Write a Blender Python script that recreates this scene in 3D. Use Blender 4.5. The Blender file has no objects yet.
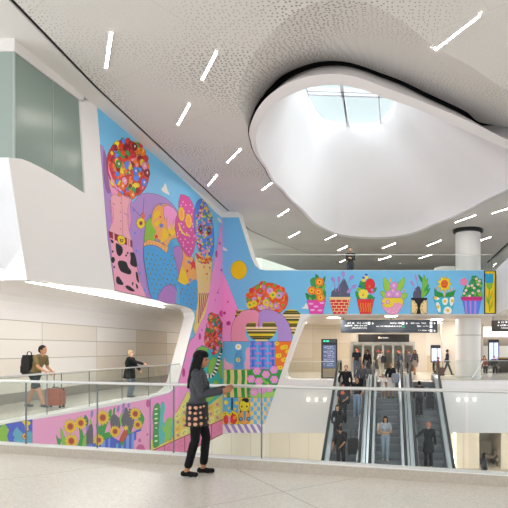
HORIZON, ZENITH, EXPO, SUN = .84, .44, 1.28, 3.6
def LAMPS():
    l = bpy.data.lights.new('overcast_sky', 'SUN'); l.energy = SUN; l.angle = R(100); l.color = (.95, .97, 1.0)
    o = bpy.data.objects.new('overcast_sky', l); COL.objects.link(o); o.location = (0, 20, 30)
import bpy, bmesh, math, random
from mathutils import Vector, Matrix, Quaternion, noise
from mathutils.geometry import tessellate_polygon
R = math.radians
random.seed(7)
scn = bpy.context.scene
COL = scn.collection

# ---------------------------------------------------------------- photograph frame -> world
FPX, CX, CY, EYE = 508.0, 386.0, 349.0, 1.6
XL = -8.0            # plane of the left atrium wall
YF = 24.8            # plane of the front atrium wall and bridge
def at_y(px, py, Y):                      # point on a frontal plane
    return Vector(((px-CX)*Y/FPX, Y, EYE-(py-CY)*Y/FPX))
def at_x(px, py, X=XL):                   # point on a side plane
    Y = X*FPX/(px-CX)
    return Vector((X, Y, EYE-(py-CY)*Y/FPX))
def at_z(px, py, z):                      # point on a level plane
    Y = (EYE-z)*FPX/(py-CY)
    return Vector(((px-CX)*Y/FPX, Y, z))

# ---------------------------------------------------------------- materials
def lin(h):
    h = h.lstrip('#'); c = [int(h[i:i+2], 16)/255 for i in (0, 2, 4)]
    return tuple((v/12.92 if v <= .04045 else ((v+.055)/1.055)**2.4) for v in c) + (1.0,)
MATS = {}
def mat(name, col, rough=.6, metal=0.0, emit=None, strength=0.0, spec=.5, coat=0):
    if name in MATS: return MATS[name]
    m = bpy.data.materials.new(name); m.use_nodes = True
    b = m.node_tree.nodes['Principled BSDF']
    b.inputs['Base Color'].default_value = lin(col) if isinstance(col, str) else col
    b.inputs['Roughness'].default_value = rough
    b.inputs['Metallic'].default_value = metal
    b.inputs['Specular IOR Level'].default_value = spec
    b.inputs['Coat Weight'].default_value = coat
    if emit:
        b.inputs['Emission Color'].default_value = lin(emit); b.inputs['Emission Strength'].default_value = strength
    MATS[name] = m
    return m
def nodes_of(m): return m.node_tree.nodes, m.node_tree.links, m.node_tree.nodes['Principled BSDF']

def noisy(name, c1, c2, scale, rough=.6, detail=3, metal=0, spec=.5):
    m = mat(name, c1, rough, metal, spec=spec); n, l, b = nodes_of(m)
    tc = n.new('ShaderNodeTexCoord'); nz = n.new('ShaderNodeTexNoise'); rp = n.new('ShaderNodeValToRGB')
    nz.inputs['Scale'].default_value = scale; nz.inputs['Detail'].default_value = detail
    rp.color_ramp.elements[0].position = .35; rp.color_ramp.elements[1].position = .65
    rp.color_ramp.elements[0].color = lin(c1); rp.color_ramp.elements[1].color = lin(c2)
    l.new(tc.outputs['Object'], nz.inputs['Vector']); l.new(nz.outputs['Fac'], rp.inputs['Fac'])
    l.new(rp.outputs['Color'], b.inputs['Base Color'])
    return m

def glass_mat(name, tint, trans=.92, rough=.02):
    m = bpy.data.materials.new(name); m.use_nodes = True; n, l = m.node_tree.nodes, m.node_tree.links
    n.clear()
    out = n.new('ShaderNodeOutputMaterial'); mx = n.new('ShaderNodeMixShader'); tr = n.new('ShaderNodeBsdfTransparent')
    gl = n.new('ShaderNodeBsdfGlossy'); fr = n.new('ShaderNodeLayerWeight'); fr.inputs['Blend'].default_value = .5
    tr.inputs['Color'].default_value = lin(tint); gl.inputs['Roughness'].default_value = rough
    pw = n.new('ShaderNodeMath'); pw.operation = 'POWER'; pw.inputs[1].default_value = 4.0
    ml = n.new('ShaderNodeMath'); ml.operation = 'MULTIPLY_ADD'; ml.inputs[1].default_value = .45; ml.inputs[2].default_value = .015
    l.new(fr.outputs['Facing'], pw.inputs[0]); l.new(pw.outputs[0], ml.inputs[0])
    l.new(ml.outputs[0], mx.inputs[0]); l.new(tr.outputs[0], mx.inputs[1]); l.new(gl.outputs[0], mx.inputs[2])
    l.new(mx.outputs[0], out.inputs['Surface'])
    MATS[name] = m
    return m

white = mat('white_plaster', '#efecea', .55)
white_gloss = mat('white_panel', '#f1eff0', .3)
M_border = mat('smooth_ceiling', '#e8e4e0', .7)
steel = mat('brushed_steel', '#d6d6d4', .3, .5)
dark_metal = mat('dark_metal', '#2b2d30', .4, .6)
rubber = mat('black_rubber', '#151516', .45)
black = mat('black_gap', '#030303', .9)
glass = glass_mat('clear_glass', '#fafdfc')
glass_dim = glass_mat('pale_green_glass', '#f2f8f5')
lamp = mat('lamp_glow', '#ffffff', .5, emit='#fff8f0', strength=42)
lamp_down = mat('downlight_glow', '#ffffff', .5, emit='#fff7ee', strength=26)
lamp_soft = mat('lamp_soft_glow', '#ffffff', .5, emit='#fff1de', strength=6)
cove_glow = mat('cove_glow', '#ffffff', .5, emit='#fffaf4', strength=16)

# terrazzo with fine joints
def terrazzo(name, base, chip1, chip2, rough, ang, pitch, jcol):
    m = mat(name, base, rough, spec=.5); n, l, b = nodes_of(m)
    tc = n.new('ShaderNodeTexCoord')
    vo = n.new('ShaderNodeTexVoronoi'); vo.inputs['Scale'].default_value = 55
    rp = n.new('ShaderNodeValToRGB'); e = rp.color_ramp.elements
    e[0].position = 0; e[0].color = lin(chip1); e[1].position = 1; e[1].color = lin(chip2)
    x = rp.color_ramp.elements.new(.5); x.color = lin(base)
    sep = n.new('ShaderNodeSeparateColor')
    l.new(tc.outputs['Object'], vo.inputs['Vector']); l.new(vo.outputs['Color'], sep.inputs['Color']); l.new(sep.outputs['Red'], rp.inputs['Fac'])
    mp = n.new('ShaderNodeMapping'); mp.inputs['Rotation'].default_value = (0, 0, ang)
    l.new(tc.outputs['Object'], mp.inputs['Vector'])
    br = n.new('ShaderNodeTexBrick'); br.offset = 0; br.inputs['Scale'].default_value = 1.0
    br.inputs['Brick Width'].default_value = pitch; br.inputs['Row Height'].default_value = pitch
    br.inputs['Mortar Size'].default_value = .006; br.inputs['Mortar Smooth'].default_value = .1
    l.new(mp.outputs[0], br.inputs['Vector'])
    mx = n.new('ShaderNodeMix'); mx.data_type = 'RGBA'
    l.new(br.outputs['Fac'], mx.inputs['Factor']); l.new(rp.outputs['Color'], mx.inputs['A']); mx.inputs['B'].default_value = lin(jcol)
    l.new(mx.outputs['Result'], b.inputs['Base Color'])
    return m
M_floor = terrazzo('terrazzo', '#e6dfd5', '#ddd5c9', '#ede7de', .22, R(52), 2.6, '#b3aaa0')
M_floor2 = terrazzo('terrazzo_far', '#cfc9be', '#c2bbae', '#dcd7cf', .18, R(0), 3.0, '#b5ada2')

# perforated ceiling
def perforated():
    m = mat('perforated_ceiling', '#e3e0dc', .75, spec=.2); n, l, b = nodes_of(m)
    tc = n.new('ShaderNodeTexCoord')
    vo = n.new('ShaderNodeTexVoronoi'); vo.voronoi_dimensions = '2D'
    vo.inputs['Scale'].default_value = 9.5; vo.inputs['Randomness'].default_value = .62
    l.new(tc.outputs['Object'], vo.inputs['Vector'])
    nz = n.new('ShaderNodeTexNoise'); nz.noise_dimensions = '2D'; nz.inputs['Scale'].default_value = .28; nz.inputs['Detail'].default_value = 1
    l.new(tc.outputs['Object'], nz.inputs['Vector'])
    mr = n.new('ShaderNodeMapRange'); mr.inputs['From Min'].default_value = .36; mr.inputs['From Max'].default_value = .64
    mr.inputs['To Min'].default_value = .04; mr.inputs['To Max'].default_value = .215
    l.new(nz.outputs['Fac'], mr.inputs['Value'])
    sb = n.new('ShaderNodeMath'); sb.operation = 'SUBTRACT'; l.new(vo.outputs['Distance'], sb.inputs[0]); l.new(mr.outputs[0], sb.inputs[1])
    st = n.new('ShaderNodeMapRange'); st.inputs['From Min'].default_value = -.03; st.inputs['From Max'].default_value = .03
    l.new(sb.outputs[0], st.inputs['Value'])
    # panel joints
    br = n.new('ShaderNodeTexBrick'); br.offset = .5; br.inputs['Scale'].default_value = 1
    br.inputs['Brick Width'].default_value = 3.6; br.inputs['Row Height'].default_value = 2.4; br.inputs['Mortar Size'].default_value = .004
    mp = n.new('ShaderNodeMapping'); mp.inputs['Rotation'].default_value = (0, 0, R(32)); l.new(tc.outputs['Object'], mp.inputs['Vector']); l.new(mp.outputs[0], br.inputs['Vector'])
    m1 = n.new('ShaderNodeMix'); m1.data_type = 'RGBA'
    l.new(st.outputs[0], m1.inputs['Factor']); m1.inputs['A'].default_value = lin('#8f8780'); m1.inputs['B'].default_value = lin('#e3e0dc')
    m2 = n.new('ShaderNodeMix'); m2.data_type = 'RGBA'
    l.new(br.outputs['Fac'], m2.inputs['Factor']); l.new(m1.outputs['Result'], m2.inputs['A']); m2.inputs['B'].default_value = lin('#c8c2bb')
    l.new(m2.outputs['Result'], b.inputs['Base Color'])
    return m
M_perf = perforated()

# cream wall panels of differing tints with thin joints
def panels(name, axis, pw, ph, c1, c2, off=(0, 0, 0), bias=0.0, offset=0.0):
    m = mat(name, c1, .45); n, l, b = nodes_of(m)
    tc = n.new('ShaderNodeTexCoord'); sx = n.new('ShaderNodeSeparateXYZ'); cb = n.new('ShaderNodeCombineXYZ')
    l.new(tc.outputs['Object'], sx.inputs[0]); l.new(sx.outputs[axis], cb.inputs[0]); l.new(sx.outputs['Z'], cb.inputs[1])
    mp = n.new('ShaderNodeMapping'); mp.inputs['Location'].default_value = off; l.new(cb.outputs[0], mp.inputs['Vector'])
    br = n.new('ShaderNodeTexBrick'); br.offset = offset; br.inputs['Scale'].default_value = 1
    br.inputs['Brick Width'].default_value = pw; br.inputs['Row Height'].default_value = ph
    br.inputs['Mortar Size'].default_value = .012; br.inputs['Bias'].default_value = bias
    br.inputs['Color1'].default_value = lin(c1); br.inputs['Color2'].default_value = lin(c2); br.inputs['Mortar'].default_value = lin('#b5ada0')
    l.new(mp.outputs[0], br.inputs['Vector']); l.new(br.outputs['Color'], b.inputs['Base Color'])
    return m

# ---------------------------------------------------------------- object helpers
def add_box(bm, x0, x1, y0, y1, z0, z1):
    v = [bm.verts.new(p) for p in ((x0,y0,z0),(x1,y0,z0),(x1,y1,z0),(x0,y1,z0),(x0,y0,z1),(x1,y0,z1),(x1,y1,z1),(x0,y1,z1))]
    for f in ((3,2,1,0),(4,5,6,7),(0,1,5,4),(1,2,6,5),(2,3,7,6),(3,0,4,7)): bm.faces.new([v[i] for i in f])
    return v
def add_prism(bm, pts, d):                 # closed outline swept by vector d; outline may be concave
    d = Vector(d); a = [bm.verts.new(p) for p in pts]; b = [bm.verts.new(Vector(p)+d) for p in pts]
    n = len(pts)
    for tri in tessellate_polygon([[Vector(p) for p in pts]]):
        bm.faces.new([a[i] for i in tri]); bm.faces.new([b[i] for i in reversed(tri)])
    for i in range(n):
        bm.faces.new((a[i], a[(i+1) % n], b[(i+1) % n], b[i]))
def add_tube(bm, path, r, seg=10, cap=True):
    path = [Vector(p) for p in path]; rings = []
    n = len(path); rs = r if isinstance(r, (list, tuple)) else [r]*n
    up = None
    for i, p in enumerate(path):
        t = (path[min(i+1, n-1)]-path[max(i-1, 0)]).normalized()
        if up is None:
            up = Vector((0,0,1)) if abs(t.z) < .9 else Vector((0,1,0))
        s = t.cross(up).normalized(); u = s.cross(t).normalized(); up = u
        rings.append([bm.verts.new(p+(s*math.cos(a)+u*math.sin(a))*rs[i]) for a in [2*math.pi*k/seg for k in range(seg)]])
    for a, b in zip(rings, rings[1:]):
        for k in range(seg): bm.faces.new((a[k], a[(k+1) % seg], b[(k+1) % seg], b[k]))
    if cap:
        bm.faces.new(list(reversed(rings[0]))); bm.faces.new(rings[-1])
def add_lathe(bm, prof, c, seg=32):        # prof: (radius, z)
    c = Vector(c); rings = []
    for r, z in prof:
        rings.append([bm.verts.new(c+Vector((r*math.cos(2*math.pi*k/seg), r*math.sin(2*math.pi*k/seg), z))) for k in range(seg)])
    for a, b in zip(rings, rings[1:]):
        for k in range(seg): bm.faces.new((a[k], a[(k+1) % seg], b[(k+1) % seg], b[k]))
    bm.faces.new(list(reversed(rings[0]))); bm.faces.new(rings[-1])
def add_ball(bm, c, r, rot=None, seg=12, rings=8):
    rx, ry, rz = (r, r, r) if not isinstance(r, (tuple, list)) else r
    m = Matrix.Translation(Vector(c)) @ (rot.to_4x4() if rot else Matrix.Identity(4)) @ Matrix.Diagonal((rx, ry, rz, 1))
    bmesh.ops.create_uvsphere(bm, u_segments=seg, v_segments=rings, radius=1, matrix=m)

def finish(name, bm, m, smooth=False, recalc=True, bevel=0.0):
    if bevel: bmesh.ops.bevel(bm, geom=bm.edges[:], offset=bevel, segments=2, affect='EDGES', clamp_overlap=True)
    if recalc: bmesh.ops.recalc_face_normals(bm, faces=bm.faces)
    me = bpy.data.meshes.new(name); bm.to_mesh(me); bm.free()
    for x in (m if isinstance(m, (list, tuple)) else [m]): me.materials.append(x)
    if smooth:
        me.polygons.foreach_set('use_smooth', [True]*len(me.polygons))
        if smooth == 'auto' or smooth is True: me.set_sharp_from_angle(angle=R(40))
    o = bpy.data.objects.new(name, me); COL.objects.link(o)
    return o
def tag(o, label=None, cat=None, group=None, kind=None):
    if label: o['label'] = label
    if cat: o['category'] = cat
    if group: o['group'] = group
    if kind: o['kind'] = kind
    return o
def thing(name, loc, label, cat, group=None):
    o = bpy.data.objects.new(name, None); COL.objects.link(o); o.location = loc; o.empty_display_size = .1
    return tag(o, label, cat, group)
def chain_loc(p):
    v = Vector((0,0,0))
    while p is not None: v += p.location; p = p.parent
    return v
def part(name, bm, m, parent, label=None, **k):   # mesh given in world coordinates, parented to a thing
    o = finish(name, bm, m, **k)
    o.data.transform(Matrix.Translation(-chain_loc(parent))); o.parent = parent
    if label: o['label'] = label
    return o
def solo(name, bm, m, label, cat, group=None, **k):  # a thing that is one mesh: origin put at its base
    o = finish(name, bm, m, **k)
    cs = [v.co for v in o.data.vertices]
    b = Vector((sum(c.x for c in cs)/len(cs), sum(c.y for c in cs)/len(cs), min(c.z for c in cs)))
    o.data.transform(Matrix.Translation(-b)); o.location = b
    return tag(o, label, cat, group)
def struct(name, bm, m, label=None, parent=None, **k):
    if parent: return part(name, bm, m, parent, label, **k)
    return tag(finish(name, bm, m, **k), label, None, None, 'structure')
def copy_tree(o, parent=None):
    c = o.copy(); COL.objects.link(c)
    if parent: c.parent = parent
    for ch in list(o.children): copy_tree(ch, c)
    return c
def catmull(pts, sub=4, closed=True):
    n = len(pts); out = []
    rng = range(n) if closed else range(n-1)
    for i in rng:
        g = (lambda k: pts[k % n]) if closed else (lambda k: pts[min(max(k, 0), n-1)])
        p0, p1, p2, p3 = g(i-1), g(i), g(i+1), g(i+2)
        for s in range(sub):
            t = s/sub
            out.append(tuple(.5*((2*b)+(-a+c)*t+(2*a-5*b+4*c-d)*t*t+(-a+3*b-3*c+d)*t**3) for a, b, c, d in zip(p0, p1, p2, p3)))
    if not closed: out.append(tuple(pts[-1]))
    return out

# ================================================================ THE SHELL
# --- foreground floor, curb line  Y = 6.25 - .265 X
def curb_y(x): return 6.25-.265*x
bm = bmesh.new()
add_prism(bm, [(-14, -9, 0), (14, -9, 0), (14, curb_y(14)+.1, 0), (-8.0, curb_y(-8.0)+.1, 0), (-14, curb_y(-8.0)+.1, 0)], (0,0,-.6))
struct('floor', bm, M_floor, 'pale speckled terrazzo floor in the foreground')
def strip(bm, x0, x1, off0, off1, z0, z1):
    add_prism(bm, [(x0, curb_y(x0)+off0, z0), (x1, curb_y(x1)+off0, z0), (x1, curb_y(x1)+off1, z0), (x0, curb_y(x0)+off1, z0)], (0,0,z1-z0))
bm = bmesh.new(); strip(bm, -7.9, 9, 0, .16, 0, .13)
struct('trim_1', bm, noisy('curb_stone', '#b7ada1', '#c2b8ac', 30, .3), 'beige stone curb under the near glass railing')
bm = bmesh.new(); strip(bm, -7.9, 9, -.004, .17, .13, .142)
struct('trim_2', bm, mat('white_metal', '#f0f0ee', .3), 'white metal cap on the near curb')

bm = bmesh.new(); add_box(bm, 14, 14.3, -9, 24, -.6, 8.4)  # out of view; added to block light coming from the right
struct('side_light_blocker', bm, white, 'unseen white wall at the right, added to cut side light')
# --- left walkway floor and far landings
bm = bmesh.new(); add_box(bm, -14, -8.44, 8.4, 40, -.45, 0); add_box(bm, -8.45, -8.0, 8.38, 8.42, -.45, 0)
struct('floor_walkway', bm, M_floor2, 'pale polished floor of the left walkway')
bm = bmesh.new(); add_box(bm, -8.44, 14, YF+.9, 46, -.45, 0); add_box(bm, -5.5, 9, YF+.02, YF+.9, -.45, 0)
struct('floor_landing', bm, M_floor2, 'polished floor of the landing beyond the escalators')
bm = bmesh.new(); add_box(bm, -12, 14, 5, 34, -5.9, -5.5)
struct('floor_lower', bm, mat('lower_floor', '#c6bcae', .25), 'beige floor of the lower level')
bm = bmesh.new(); add_box(bm, -8.4, 14, YF+.9, 46, 4.75, 5.1); add_box(bm, -14, -8.45, 10.8, 46, 4.75, 5.1)
struct('floor_upper', bm, mat('upper_floor', '#a8a49c', .4), 'floor of the upper level behind the bridge')
bm = bmesh.new(); add_box(bm, -8.4, 14, YF+.9, 46, 3.3, 3.45)
struct('ceiling_landing', bm, mat('landing_ceiling', '#d9d2c8', .6), 'flat beige ceiling over the landing')
bm = bmesh.new(); add_box(bm, -12, 14, YF+.45, 34, -2.5, -2.4)
struct('ceiling_lower', bm, mat('lower_ceiling', '#e3ded4', .6), 'ceiling of the lower level')

# --- left atrium wall: one slab with a slanted opening onto the walkway
def L(*p): return [at_x(x, y) for x, y in p]
top_edge = [(97,107),(130,134),(160,160),(190,186),(205,201),(215,212),(222,217.6)]
W = lambda Y, z: Vector((XL, Y, z))
outline = [W(24.8, -2.55), W(24.8, 8.42), W(14.0, 8.42)] + L((80,100),(85,193.5)) + \
    L((70,184),(55,175),(40,167),(30,162),(22,159),(8.5,157.5)) + L((27,280)) + L((70,284),(115,290.5),(150,298.5),(175,304),(184,306)) + \
    L((190,308.5),(194,313),(194.6,318),(192,328)) + L((185,355),(178.5,381),(175,387.5),(169,392.8),(160,395.3)) + \
    L((145,397.2),(130,399)) + [W(13, .03), W(10, .03), W(8.0, .03), W(8.0, -2.55)]
bm = bmesh.new(); add_prism(bm, outline, (-.45, 0, 0))
struct('wall_left', bm, white, 'white atrium wall with slanted opening onto the walkway')
# white block facing us at the near end of that wall
bm = bmesh.new()
a, b_ = at_x(27, 280), at_x(8.5, 157.5)
xb = XL-.004
pts = [Vector((-14, b_.y, b_.z)), Vector((xb, b_.y, b_.z)), Vector((xb, a.y, a.z)), Vector((-14, a.y, a.z))]
add_prism(bm, [p+Vector((0, -.001, 0)) for p in pts], (0, .3, 0))
struct('wall_block', bm, mat('cool_white', '#eff0f4', .5), 'white slanted bulkhead at the left edge')
# white pillar between glass and mural is part of the slab; frosted glazing behind the parapet
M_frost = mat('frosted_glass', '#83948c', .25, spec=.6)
bm = bmesh.new(); add_box(bm, -8.08, -8.04, 11.02, 13.62, 5.56, 8.3)
struct('window_1', bm, M_frost, 'grey green frosted glazing above the left parapet')
bm = bmesh.new(); add_box(bm, -14, -8.04, 10.98, 11.02, 5.56, 8.3)
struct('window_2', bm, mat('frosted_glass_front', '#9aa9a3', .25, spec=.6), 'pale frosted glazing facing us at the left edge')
bm = bmesh.new(); add_box(bm, -8.06, -8.025, 10.965, 11.0, 5.56, 8.3); add_box(bm, -8.05, -8.03, 12.25, 12.262, 5.56, 8.3); add_box(bm, -8.05, -8.025, 13.55, 13.58, 5.56, 8.3)
struct('trim_3', bm, mat('glazing_seal', '#aab5b0', .4), 'pale glazing joints of the frosted glass')

bm = bmesh.new()
add_prism(bm, [Vector((-8.0, 10.94, 8.02)), Vector((-8.0, 13.45, 8.12)), Vector((-8.0, 13.45, 8.29)), Vector((-8.0, 10.94, 8.29))], (-6, 0, 0))
struct('trim_10', bm, M_border, 'white soffit edge above the frosted glazing')
# walkway: back wall with cream panels, smooth cove above, baseboard
Mp = panels('cream_panels', 'Y', 3.07, .565, '#f4f1ec', '#ddd1bd', (-.9, -1.885+.565*2, 0), -.15)
bm = bmesh.new(); add_box(bm, -11.3, -11.0, 8, 40, .3, 2.46)
struct('wall_walkway', bm, Mp, 'cream panelled back wall of the walkway')
bm = bmesh.new(); add_box(bm, -11.28, -10.98, 8, 40, 0, .3)
struct('baseboard_walkway', bm, mat('base_metal', '#a49d92', .35, .4), 'grey metal baseboard of the walkway')
bm = bmesh.new()
prof = [(-11.02, 2.46), (-11.02, 2.75), (-10.95, 2.98), (-10.8, 3.14), (-10.55, 3.23), (-10.2, 3.26), (-8.75, 3.26), (-8.75, 3.36), (-11.2, 3.36), (-11.2, 2.46)]
add_prism(bm, [Vector((x, 8, z)) for x, z in prof], (0, 32, 0))
struct('ceiling_walkway', bm, white, 'white curved ceiling over the walkway')
bm = bmesh.new(); add_box(bm, -8.61, -8.55, 8, 19.6, 3.205, 3.225)
solo('cove_light', bm, cove_glow, 'glowing strip light hidden behind the lip over the walkway', 'light')
bm = bmesh.new(); add_box(bm, -8.75, -8.45, 8, 40, 3.34, 3.38)
struct('trim_4', bm, white, 'white slot above the cove light')

# --- front wall: mural side, bridge parapet, white wall under the landing
def F(*p, Y=YF): return [at_y(x, y, Y) for x, y in p]
TOPZ = 8.42
wx = at_y(239.2, 217, YF).x
out = [at_y(222, 434, YF), Vector((XL, YF, TOPZ)), Vector((wx-.1, YF, TOPZ))] + \
    F((239.2,217),(244,233),(252,258),(255.5,265.5),(260,269),(266,270),(400,270),(496,270),(496,314.2)) + \
    F((345,314.2),(316,314.4),(310,315.4),(305.5,318.5),(302,324),(293,346),(285.5,367),(284.2,372.5),(285,376.5),(288.5,379),(296,379.6)) + \
    [Vector((-2.58, YF, at_y(0, 379.6, YF).z)), Vector((-2.58, YF, -2.5)), at_y(262, 433, YF)]
bm = bmesh.new(); add_prism(bm, out, (0, .9, 0))
struct('wall_front', bm, white, 'white front atrium wall and bridge parapet behind the mural')
bm = bmesh.new()
add_prism(bm, [Vector((2.66, YF, -2.5)), Vector((2.66, YF, .04)), Vector((9, YF, .04)), Vector((9, YF, -2.5))], (0, .45, 0))
struct('wall_right', bm, white_gloss, 'white wall below the landing right of the escalators')
# right wing: sloping white parapet coming towards us from the end of the bridge
bm = bmesh.new()
wp = [at_y(496.5, 314.2, YF), at_y(496.5, 269, YF), Vector((5.9, 21.5, 5.95)), Vector((6.3, 14, 6.9)), Vector((6.3, 14, 4.5)), Vector((5.75, 22.2, 3.55))]
add_prism(bm, wp, (.4, .25, 0))
struct('wall_wing', bm, mat('wing_white', '#ecebef', .5), 'sloping white parapet wing at the right end of the bridge')
bm = bmesh.new()
add_prism(bm, [at_y(496.5, 314.3, YF), Vector((5.75, 22.2, 3.55)), Vector((6.3, 14, 4.5)), Vector((10, 14, 4.5)), Vector((10, YF, 3.4))], (0, .05, .05))
struct('trim_5', bm, mat('wing_soffit', '#ddd6cc', .6), 'soffit below the right wing')

# --- lower level back wall with vertical cream panels, a recess and light strip
Ml = panels('lower_panels', 'X', 1.15, 6, '#e3dccd', '#dad1c0', (0, 0, 0), 0)
YB = 30.2
bm = bmesh.new()
add_box(bm, -12, 5.55, YB, YB+.3, -5.5, -2.4); add_box(bm, 6.85, 14, YB, YB+.3, -5.5, -2.4)
struct('wall_lower', bm, Ml, 'cream panelled wall of the lower level')
bm = bmesh.new()
add_box(bm, 5.25, 5.55, YB+.3, 33.4, -5.5, -2.4); add_box(bm, 6.85, 7.15, YB+.3, 33.4, -5.5, -2.4); add_box(bm, 5.25, 7.15, 33.4, 33.7, -5.5, -2.4)
struct('wall_recess', bm, mat('recess_wall', '#cfc6b6', .6), 'beige recess in the lower wall')
bm = bmesh.new(); add_box(bm, 4.04, 4.11, YB-.04, YB, -5.45, -2.5)
solo('vertical_strip_light', bm, lamp_soft, 'vertical strip light on the cream lower wall beside right escalator', 'light')
# left lower wall under the side mural is part of wall_left

# --- landing back wall, doors bulkhead
YW = 36.0
Mw = panels('landing_panels', 'X', 1.6, 1.05, '#cfc4b2', '#c4b69f', (.4, .1, 0), -.2)
bm = bmesh.new(); add_box(bm, -14, at_y(350, 0, YW).x, YW, YW+.3, 0, 3.3)
struct('wall_landing_left', bm, Mw, 'cream panelled wall left of the gate doors')
dx0, dx1, dz = at_y(352.5, 0, YW).x, at_y(413.5, 0, YW).x, at_y(0, 343.5, YW).z
bm = bmesh.new()
Mb = mat('bulkhead_paint', '#cfc5b7', .55)
add_prism(bm, [Vector((at_y(350,0,YW).x, YW-.02, 0)), Vector((at_y(350,0,YW).x, YW-.02, 3.3)), Vector((at_y(426,0,YW).x, YW-.02, 3.3)), Vector((at_y(426,0,YW).x, YW-.02, 0)),
               Vector((dx1, YW-.02, 0)), Vector((dx1, YW-.02, dz)), Vector((dx0, YW-.02, dz)), Vector((dx0, YW-.02, 0))], (0, .4, 0))
struct('wall_bulkhead', bm, Mb, 'beige bulkhead wall around the gate doors')
bm = bmesh.new(); add_box(bm, at_y(426,0,YW).x, 6.9, YW, YW+.3, 0, 3.3)
struct('wall_landing_right', bm, mat('landing_white', '#dcd6cc', .5), 'pale wall right of the gate doors')
# vestibule behind the doors
bm = bmesh.new(); add_box(bm, -5, 5, 44, 44.2, 0, 3.3)
struct('wall_vestibule', bm, mat('vestibule', '#b9aa98', .6), 'far wall seen through the gate doors')
# sliding door leaves
M_frame = mat('door_aluminium', '#b3aea6', .35, .7)
n_d = 6
for i in range(n_d):
    x0 = dx0+(dx1-dx0)*i/n_d; x1 = dx0+(dx1-dx0)*(i+1)/n_d
    bm = bmesh.new(); t = .07
    add_box(bm, x0, x0+t, YW+.1, YW+.16, 0, dz); add_box(bm, x1-t, x1, YW+.1, YW+.16, 0, dz)
    add_box(bm, x0+t, x1-t, YW+.1, YW+.16, dz-.14, dz); add_box(bm, x0+t, x1-t, YW+.1, YW+.16, 0, .18)
    d = struct('door_%d' % (i+1), bm, M_frame, 'aluminium framed glass gate door leaf')
    bm = bmesh.new(); add_box(bm, x0+t, x1-t, YW+.125, YW+.135, .18, dz-.14)
    struct('pane', bm, glass_dim, parent=d)
    bm = bmesh.new(); add_box(bm, (x0+x1)/2-.09, (x0+x1)/2+.09, YW+.115, YW+.12, dz-.62, dz-.5)
    struct('door_sticker', bm, mat('red_sticker', '#d2443c', .5), 'small red sticker on the pane', parent=d)
bm = bmesh.new(); add_box(bm, dx0-.12, dx1+.1, YW-.1, YW+.3, dz, dz+.14); add_box(bm, dx0-.12, dx0, YW-.1, YW+.3, 0, dz); add_box(bm, dx1, dx1+.1, YW-.1, YW+.3, 0, dz)
struct('trim_6', bm, M_frame, 'aluminium frame around the gate doors')
# right hand far hall
bm = bmesh.new(); add_box(bm, 5.5, 16, 46, 46.2, 0, 1.95)
struct('wall_far_right', bm, mat('far_wall', '#e6e6e2', .5), 'pale wall of the seating area on the right')
bm = bmesh.new(); add_box(bm, 6.9, 16, 40, 40.3, 1.85, 2.55)
struct('trim_7', bm, mat('far_beam', '#8f877c', .6), 'grey bulkhead beam over the seating area')
bm = bmesh.new(); add_box(bm, 6.9, 16, 39.5, 39.56, 2.62, 3.28)
struct('window_3', bm, mat('bright_clerestory', '#ffffff', .5, emit='#fff6ea', strength=1.6), 'bright lit panel above the seating area')

# --- upper level back: windows and pale back wall
bm = bmesh.new(); add_box(bm, -14, 14, 46, 46.3, 5.1, 8.3)
struct('wall_upper_back', bm, mat('upper_back', '#8d8a84', .7), 'grey far wall of the upper level')
bm = bmesh.new()
add_prism(bm, [Vector((-14, 34, 5.15)), Vector((-14, 34, 8.0)), Vector((-8.4, 34, 7.7)), Vector((-5.4, 34, 6.7)), Vector((-3.9, 34, 5.9)), Vector((-3.9, 34, 5.15))], (0, .1, 0))
struct('window_4', bm, mat('upper_window_glow', '#dfe5dd', .6, emit='#e8f0e4', strength=.28), 'bright slanted window of the upper level')
# ================================================================ CEILING AND OCULUS
ZC, ZG, ZD, ZS = 8.3, 9.5, 8.25, 13.0
OC = Vector((0.0, 20.0))
def loop_radius(pts):                      # periodic radius over angle from sample points (x, y)
    s = sorted((math.atan2(y-OC.y, x-OC.x), math.hypot(x-OC.x, y-OC.y)) for x, y in pts)
    s = [(a-2*math.pi, r) for a, r in s[-3:]]+s+[(a+2*math.pi, r) for a, r in s[:3]]
    def f(a):
        for i in range(1, len(s)-2):
            if s[i][0] <= a <= s[i+1][0]:
                (a0, r0), (a1, r1), (a2, r2), (a3, r3) = s[i-1], s[i], s[i+1], s[i+2]
                h = a2-a1; t = (a-a1)/max(h, 1e-6)
                m1 = (r2-r0)/max(a2-a0, 1e-6)*h; m2 = (r3-r1)/max(a3-a1, 1e-6)*h
                return (2*t**3-3*t*t+1)*r1+(t**3-2*t*t+t)*m1+(-2*t**3+3*t*t)*r2+(t**3-t*t)*m2
        return s[-1][1]
    return f
def px_loop(z, pts, extra=()):
    o = [tuple(at_z(x, y, z)[:2]) for x, y in pts]
    return o+list(extra)
def sm(t): t = max(0.0, min(1.0, t)); return t*t*(3-2*t)
def nearness(a):                           # 1 where the rim is dished on the near side, 0 where ceiling and drum meet flush
    return sm((-.70-math.sin(a))/.16) if math.cos(a) < 0 else max(sm((-.70-math.sin(a))/.16), sm((.15-math.sin(a))/.5))
def gap_z(a): return ZC-.02+(ZG-ZC+.02)*nearness(a)
def at_gap(px, py):
    z = ZG
    for _ in range(12):
        p = at_z(px, py, z); z = .5*z+.5*gap_z(math.atan2(p.y-OC.y, p.x-OC.x))
    return tuple(at_z(px, py, z)[:2])
far_px = [(266.5,167),(273.4,180),(286,193),(304,210.5),(323,227),(340,234),(365,236.8),(388,236.6),(408,233.6),(437.5,222),(477,204),(508,188.5)]
def far_out(d): return [(x-d*(1 if x < 330 else 0), y+d*(.7 if x < 330 else 1)) for x, y in far_px]
left_lip = [(249.2,130),(250.5,140),(252.7,149),(258,158.5)]
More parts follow.
